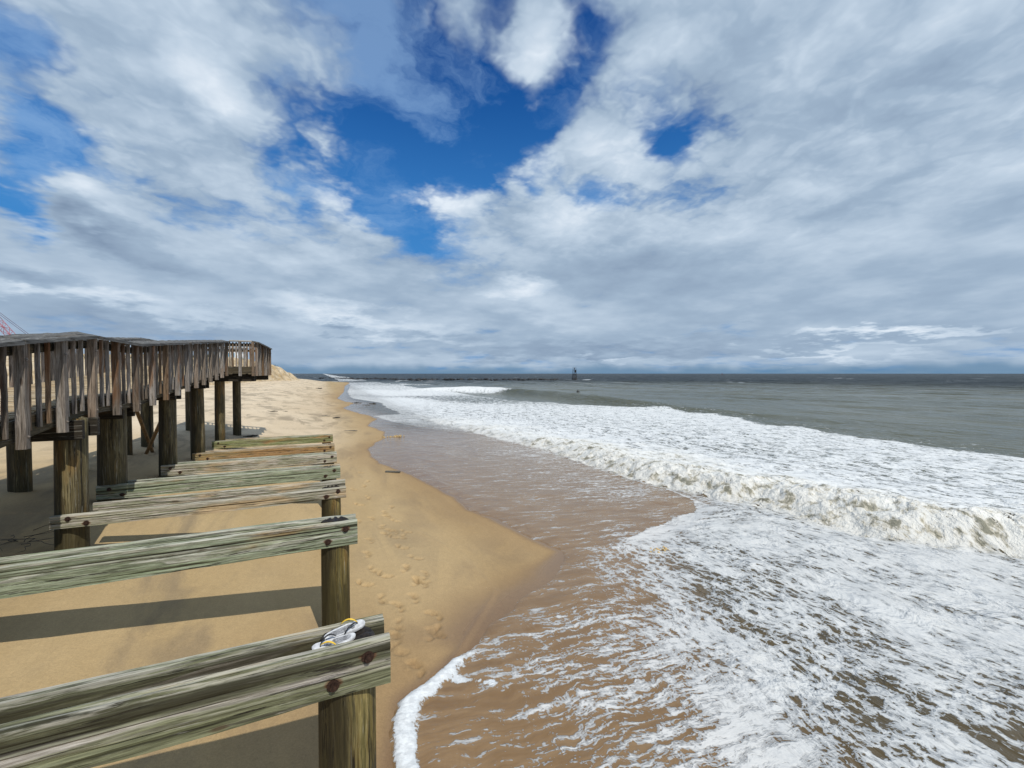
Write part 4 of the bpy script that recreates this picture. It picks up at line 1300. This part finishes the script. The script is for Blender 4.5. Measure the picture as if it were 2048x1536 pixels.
def surfer():
    """one continuous swimmer's body, upright in the water and sunk to the waist"""
    x, y = W(14.9, 96)
    J = [((0, 0, -.75), .13), ((0, 0, -.45), .17), ((0, 0, -.1), .19), ((0, 0, .12), .17), ((0, 0, .2), .075), ((0, .01, .30), .10), ((0, .015, .42), .10), ((0, .01, .48), .06)]
    E = [(0, 1), (1, 2), (2, 3), (3, 4), (4, 5), (5, 6), (6, 7)]
    for sx in (1, -1):
        b = len(J)
        J += [((sx * .20, 0, .10), .085), ((sx * .36, -.06, -.10), .065), ((sx * .44, -.26, -.16), .05), ((sx * .45, -.36, -.17), .04)]
        E += [(3, b), (b, b + 1), (b + 1, b + 2), (b + 2, b + 3)]
        b = len(J)
        J += [((sx * .12, 0, -.85), .11), ((sx * .16, -.12, -1.3), .08), ((sx * .15, 0, -1.65), .05)]
        E += [(0, b), (b, b + 1), (b + 1, b + 2)]
    me = bpy.data.meshes.new('person')
    me.from_pydata([j[0] for j in J], E, [])
    mw = simple('black_wetsuit', (.012, .012, .013), .5, .3, 10)
    o = link('person', me, mw)
    md = o.modifiers.new('skin', 'SKIN'); sub = o.modifiers.new('sub', 'SUBSURF'); sub.levels = sub.render_levels = 2
    for v, (c, r) in zip(me.skin_vertices[0].data, J): v.radius = (r, r)
    me.skin_vertices[0].data[0].use_root = True
    o.location = (x, y, .22); o.rotation_euler = (0, 0, -YAW)
    tag(o, 'swimmer in a black wetsuit, head and shoulders above the grey sea', 'person')


surfer()


def crane():
    mr = simple('crane_red_steel', (.34, .07, .085), .5, .3, .5)
    mk = simple('crane_cable', (.10, .06, .09), .5, .2, .5)
    my = simple('crane_cab_paint', (.55, .06, .05), .5, .2, 1)
    mt = simple('crane_track', (.03, .03, .03), .8, .3, 2)
    x, y = W(-121, 110)
    r = thing('lattice_crane', 'red lattice-boom crane rising far behind the railing at the left edge', 'crane', (x, y, 2.6))
    r.rotation_euler = (0, 0, -YAW)
    A, B = Vector((0, 0, 2.0)), Vector((-17.3, 0, 21.6))
    d = (B - A).normalized(); s1 = Vector((0, 1, 0)); s2 = d.cross(s1)
    mb = MB(); wd = .62
    nseg = 17
    for a, b in ((1, 1), (1, -1), (-1, 1), (-1, -1)):
        off = s1 * a * wd + s2 * b * wd
        mb.tube([A + off * .3, A + (B - A) * .12 + off, A + (B - A) * .9 + off, B + off * .3], .055, 6)
    for i in range(nseg):
        p, q = A + (B - A) * (.1 + .8 * i / nseg), A + (B - A) * (.1 + .8 * (i + 1) / nseg)
        for a in (1, -1):
            k = 1 if i % 2 else -1
            mb.tube([p + s1 * a * wd + s2 * k * wd, q + s1 * a * wd - s2 * k * wd], .045, 5)
            mb.tube([p + s2 * a * wd + s1 * k * wd, q + s2 * a * wd - s1 * k * wd], .045, 5)
    mb.build('boom', mr, r)
    for o_ in (0, .55):
        mb = MB(); mb.tube([(4.6, o_, 5.0 + o_ * .2), (B.x, o_ * .5, B.z + o_ * .6)], .05, 5); mb.build('cable', mk, r)
    mb = MB(); mb.box(-1.2, 4.6, -1.6, 1.6, 1.0, 3.2, .15); mb.build('cab', my, r)
    mb = MB(); mb.tube([(2.5, 0, 3.2), (4.6, 0, 5.1)], .12, 6); mb.tube([(4.5, 0, 3.1), (4.6, 0, 5.1)], .12, 6); mb.build('gantry', mr, r)
    for yy in (-1.7, 1.7):
        mb = MB(); mb.box(-2.6, 3.2, yy - .4, yy + .4, -.2, .95, .35); mb.build('track', mt, r)


crane()


def cabin():
    x, y = W(-86.5, 130)
    r = thing('white_house', 'white house with pale blue windows behind the platform railing', 'house', (x, y, 5.0))
    r.rotation_euler = (0, 0, -YAW)
    mw = simple('white_siding', (.80, .82, .84), .6, .05, 1)
    mr = simple('grey_shingles', (.16, .16, .17), .9, .3, 2)
    mg = simple('blue_window_glass', (.16, .33, .48), .12, .1, 1)
    mb = MB(); mb.box(-3.4, 2.6, 0, 5, -2.5, 6.4, .04); mb.build('wall', mw, r)
    mb = MB(); mb.add([(-3.8, -.4, 6.35), (3.0, -.4, 6.35), (3.0, 5.4, 6.35), (-3.8, 5.4, 6.35), (-3.8, 2.5, 7.3), (3.0, 2.5, 7.3)],
                      [(0, 1, 5, 4), (2, 3, 4, 5), (0, 4, 3), (1, 2, 5), (3, 2, 1, 0)]); mb.build('roof', mr, r)
    for wx in (-2.2, -.2, 1.4):
        mb = MB(); mb.box(wx - .55, wx + .55, -.05, -.005, 4.3, 5.7, .01); f = mb.build('window', mw, r)
        mb = MB(); mb.box(wx - .43, wx + .43, -.058, -.045, 4.42, 5.58, .004); mb.build('pane', mg, f)


cabin()

# ------------------------------------------------------------------ SKY
SUN_EL = math.radians(50.0)
SUN_AZ = math.atan2(.164, -.822)      # clockwise from +y


def sky():
    w = bpy.data.worlds.new('World'); sc.world = w; w.use_nodes = True
    w.node_tree.nodes.clear()
    nt = NT(w.node_tree); nt.dim = '2D'
    out = nt.new('ShaderNodeOutputWorld'); bg = nt.new('ShaderNodeBackground')
    nt.l.new(bg.outputs[0], out.inputs[0])
    st = nt.new('ShaderNodeTexSky'); st.sky_type = 'NISHITA'; st.sun_disc = False
    st.sun_elevation = SUN_EL; st.sun_rotation = SUN_AZ
    st.air_density = 1.0; st.dust_density = .3; st.ozone_density = 2.5
    S = .10
    d = nt.new('ShaderNodeTexCoord').outputs['Generated']
    sep = nt.new('ShaderNodeSeparateXYZ', ins={0: d}).outputs
    az = nt.math('MULTIPLY', nt.math('ARCTAN2', sep[0], sep[1]), 57.29578)
    el = nt.math('MULTIPLY', nt.math('ARCSINE', sep[2]), 57.29578)
    ae = nt.new('ShaderNodeCombineXYZ', ins={0: az, 1: el}).outputs[0]
    # cloud-deck coordinates: foreshortened towards the horizon
    k = nt.math('DIVIDE', 1., nt.math('ADD', nt.math('MAXIMUM', sep[2], 0.), .17))
    P = nt.new('ShaderNodeCombineXYZ', ins={0: nt.math('MULTIPLY', sep[0], k), 1: nt.math('MULTIPLY', sep[1], k), 2: .37}).outputs[0]
    # wobble the large layout so that no outline is smooth
    wob = nt.vscale(nt.vadd(nt.noise(P, 1.6, 5, .6, out=1), (.5, .5, .5), 'SUBTRACT'), 13.)
    aw = nt.vadd(ae, nt.vadd(wob, (1, .62, 0), 'MULTIPLY'))

    def blobs(lst):
        tot = None
        for (a, e, ra, re, rot, amp) in lst:
            mp = nt.mapping(aw, (ra, re, 1), (a, e, 0), (0, 0, math.radians(rot)), 'TEXTURE')
            g = nt.new('ShaderNodeTexGradient', gradient_type='SPHERICAL'); nt.l.new(mp, g.inputs[0])
            v = nt.math('MULTIPLY', g.outputs[1], amp)
            tot = v if tot is None else nt.math('ADD', tot, v)
        return tot

    # large features of the cloud cover: azimuth, elevation, half-widths, tilt (degrees), amount
    COVER = [(17.7, 30.7, 17.3, 9.4, 10, -1.0), (11.8, 25.6, 20.6, 10.7, 15, -0.68), (5.6, 33.2, 21.8, 11.2, -25, -0.55), (29.1, 32.2, 10.0, 4.3, 0, -0.45), (5.6, 38.3, 17.0, 5.5, -20, -0.55), (32.1, 38.3, 5.0, 6.2, 15, -0.95), (36.7, 38.7, 10.3, 5.2, 0, -0.5), (-25.1, 17.8, 4.6, 5.6, 0, -1.15), (-22.1, 19.6, 6.5, 2.5, -25, -0.8), (-25.7, 14.4, 3.7, 2.9, 0, -0.8), (-25.7, 27.7, 3.4, 3.1, -40, -1.05), (46.2, 26.4, 5.5, 2.8, -15, -0.85), (42.6, 29.5, 7.3, 3.4, -35, -0.5), (35.4, 21.7, 6.2, 3.1, 10, -1.0), (26.5, 23.4, 3.7, 2.0, -40, -0.7), (-1.4, 21.0, 6.0, 3.4, -20, -0.85), (7.4, 19.9, 8.7, 3.7, -25, -0.9), (-5.6, 17.4, 8.7, 3.5, -15, -0.8), (-8.6, 14.3, 6.2, 2.7, 0, -0.35), (43.2, 34.0, 7.2, 3.5, 0, -0.35), (-15.2, 27.7, 17.0, 9.8, -28, 0.55), (-10.0, 23.1, 11.1, 6.1, -30, 0.45), (65.7, 21.5, 23.3, 20.9, 0, 0.75), (26.5, 37.9, 7.4, 5.9, 0, 0.85), (38.0, 26.8, 8.3, 5.0, -15, 0.95), (14.4, 21.9, 11.1, 3.4, -12, 0.8), (25.8, 27.2, 5.4, 4.8, 0, 0.4), (2.6, 20.3, 6.4, 3.3, -35, 0.8), (26.5, 19.8, 12.1, 6.6, 0, 0.6), (-21.1, 16.1, 6.7, 4.0, -12, 0.8), (-2.5, 8.8, 48.6, 10.0, 0, 0.6), (53.3, 8.6, 41.1, 10.4, 0, 0.5), (-20.1, 10.9, 12.2, 5.6, 0, 0.4), (3.2, 32.8, 7.1, 2.7, -40, 0.3), (14.4, 37.3, 5.9, 2.1, -50, 0.3)]
    BRIGHT = [(26.8, 37.7, 7.4, 5.9, 0, 0.55), (38.0, 26.8, 8.3, 5.2, -15, 0.5), (14.4, 21.9, 9.8, 3.1, -10, 0.5), (2.3, 20.8, 5.2, 2.7, -40, 0.5), (28.5, 26.6, 5.4, 3.8, -40, 0.3), (-21.1, 16.7, 5.7, 2.8, -15, 0.55), (-24.6, 13.9, 3.2, 1.9, 0, 0.3), (-11.4, 31.4, 12.5, 4.8, -38, 0.3), (-9.1, 28.3, 7.1, 4.4, -30, 0.25), (30.5, 20.3, 8.7, 5.3, 0, 0.3), (40.2, 33.6, 8.1, 3.6, -10, 0.25), (25.4, 11.6, 6.1, 1.8, 0, 0.55), (0.8, 7.5, 8.0, 2.1, -12, 0.5), (9.3, 6.0, 11.3, 1.5, -6, 0.35), (64.1, 4.2, 9.5, 0.9, 2, 0.8), (60.4, 2.0, 9.2, 0.7, 0, 0.4), (-18.7, 6.8, 7.3, 1.1, 3, 0.35), (37.7, 2.0, 3.8, 0.7, 0, 0.4), (-11.4, 5.9, 7.2, 0.9, 0, 0.25), (-25.1, 6.4, 2.6, 0.8, 0, 0.3), (60.4, 19.7, 5.2, 3.4, 0, 0.15), (25.1, 9.8, 16.8, 2.9, -8, 0.25), (-2.5, 14.6, 8.6, 2.3, -15, 0.2), (2.9, 5.7, 3.9, 1.4, 0, -0.6), (-19.6, 13.7, 5.7, 1.8, -6, -0.55), (-24.6, 8.3, 5.3, 1.8, -5, -0.45), (-15.2, 11.7, 4.9, 2.3, 0, -0.25), (12.5, 14.0, 18.1, 4.7, -25, -0.3), (-4.6, 22.8, 12.5, 4.5, -25, -0.25), (-16.4, 26.9, 5.9, 2.4, 0, -0.15), (40.8, 3.0, 33.4, 1.8, 1, -0.38), (22.4, 3.8, 20.2, 2.0, 0, -0.25), (38.9, 12.0, 17.6, 5.6, 0, -0.15), (47.9, 6.6, 29.3, 3.0, 0, -0.14), (-18.3, 4.8, 13.3, 2.0, 0, -0.3), (-7.6, 2.7, 14.7, 2.9, 0, -0.2), (55.8, 33.7, 14.6, 2.4, -10, -0.12), (69.9, 5.0, 8.5, 2.8, 0, -0.15)]
    def density(Q, dt=0):
        n1 = nt.noise(Q, 1.1, 9 - dt, .52, .1)
        n2 = nt.noise(nt.vadd(Q, (7.1, 3.3, 1.)), 3.4, 7 - dt, .55, .1)
        return nt.math('ADD', nt.math('MULTIPLY', nt.math('SUBTRACT', n1, .5), 2.0), nt.math('MULTIPLY', nt.math('SUBTRACT', n2, .5), 1.15))
    dens = density(P)
    pw = nt.vadd(P, nt.vscale(nt.vadd(nt.noise(P, 5., 4, .6, out=1), (.5, .5, .5), 'SUBTRACT'), .22))
    b1 = nt.vor(pw, 4.5, 'SMOOTH_F1', 1., .6); b2 = nt.vor(pw, 11., 'SMOOTH_F1', 1., .5); b3 = nt.vor(pw, 26., 'SMOOTH_F1', 1., .4)
    bil = nt.math('ADD', nt.math('MULTIPLY', nt.math('SUBTRACT', .42, b1), .62), nt.math('ADD', nt.math('MULTIPLY', nt.math('SUBTRACT', .42, b2), .40), nt.math('MULTIPLY', nt.math('SUBTRACT', .42, b3), .22)))
    bil = nt.math('MULTIPLY', bil, nt.mapr(el, 4, 24))
    dens = nt.math('ADD', dens, bil)
    soft = density(P, 4)
    above = density(nt.vadd(nt.vscale(P, .90), (0, 0, .037)), 4)      # the same cloud a little higher up
    blob = blobs(COVER)
    cov = nt.math('ADD', nt.math('ADD', dens, blob), .46)
    alpha = nt.mapr(cov, -.36, .56)
    # brightness: sunlit upper edges and thick white puffs against grey bases
    n3 = nt.noise(nt.vadd(P, (2.2, 9.3, 4.)), 1.3, 6, .5, .2)
    edge = nt.math('MULTIPLY', nt.math('SUBTRACT', soft, above), .42)
    br = nt.math('ADD', nt.math('MULTIPLY', nt.math('SUBTRACT', n3, .5), .62), edge)
    br = nt.math('ADD', br, nt.math('MULTIPLY', bil, .55))
    br = nt.math('MULTIPLY', br, nt.mapr(el, 1, 26, .40, 1.))
    br = nt.math('ADD', nt.math('ADD', br, blobs(BRIGHT)), nt.mapr(el, 2, 30, .66, .60))
    ccol = nt.ramp(nt.mapr(br, -.15, 1.25, smooth=False), [(0, (.17, .245, .36)), (.25, (.25, .34, .47)), (.5, (.355, .465, .60)), (.72, (.53, .64, .765)), (1, (.77, .85, .94))])
    ccol = nt.vscale(ccol, 10.)
    hs = nt.new('ShaderNodeHueSaturation', ins={'Saturation': 1.35, 'Value': 1., 'Color': st.outputs[0]}).outputs[0]
    clear = nt.mix(1., hs, (.25, .64, 1.0), 'MULTIPLY')
    clear = nt.mix(nt.mapr(el, 40, 4), clear, (.62, 2.6, 6.0))
    veil = nt.math('MULTIPLY', nt.mapr(nt.noise(nt.mapping(pw, (1, 1, 1), (3, 5, 9)), 1.9, 8, .62, .3), .40, .72), .55)
    clear = nt.mix(veil, clear, (3.0, 4.9, 7.6))
    col = nt.mix(alpha, clear, ccol)
    # the far air over the sea: blue bank lying on the horizon
    hb = nt.math('MULTIPLY', nt.mapr(nt.math('ADD', el, nt.math('MULTIPLY', nt.math('SUBTRACT', nt.noise(nt.mapping(ae, (.12, .1, 1)), 1, 4, .5), .5), 2.4)), 1.5, .2), .85)
    col = nt.mix(hb, col, (1.25, 2.45, 3.9))
    nt.l.new(col, bg.inputs[0])
    bg.inputs[1].default_value = S
    w.cycles.sampling_method = 'MANUAL'; w.cycles.sample_map_resolution = 512


sky()
sun = bpy.data.lights.new('sun', 'SUN'); sun.energy = 3.75; sun.angle = math.radians(.53); sun.color = (1., .945, .84)
so = bpy.data.objects.new('sun', sun); COL.objects.link(so)
so.rotation_euler = Vector((-.164, .822, -1.)).to_track_quat('-Z', 'Y').to_euler()
so.location = (3, -10, 30)

# ------------------------------------------------------------------ camera
cam = bpy.data.cameras.new('camera'); cam.sensor_width = 36; cam.lens = 850 / 2048 * 36
cam.clip_start = .05; cam.clip_end = 40000
co = bpy.data.objects.new('camera', cam); COL.objects.link(co)
co.location = (0, 0, CAMZ)
co.rotation_euler = (math.pi / 2 - math.atan(21 / 850), 0, -YAW)
sc.camera = co
sc.view_settings.view_transform = 'Standard'; sc.view_settings.look = 'None'
sc.view_settings.exposure = 0; sc.view_settings.gamma = 1
sc.cycles.use_denoising = True
sc.cycles.max_bounces = 6; sc.cycles.diffuse_bounces = 3; sc.cycles.glossy_bounces = 3; sc.cycles.transmission_bounces = 2
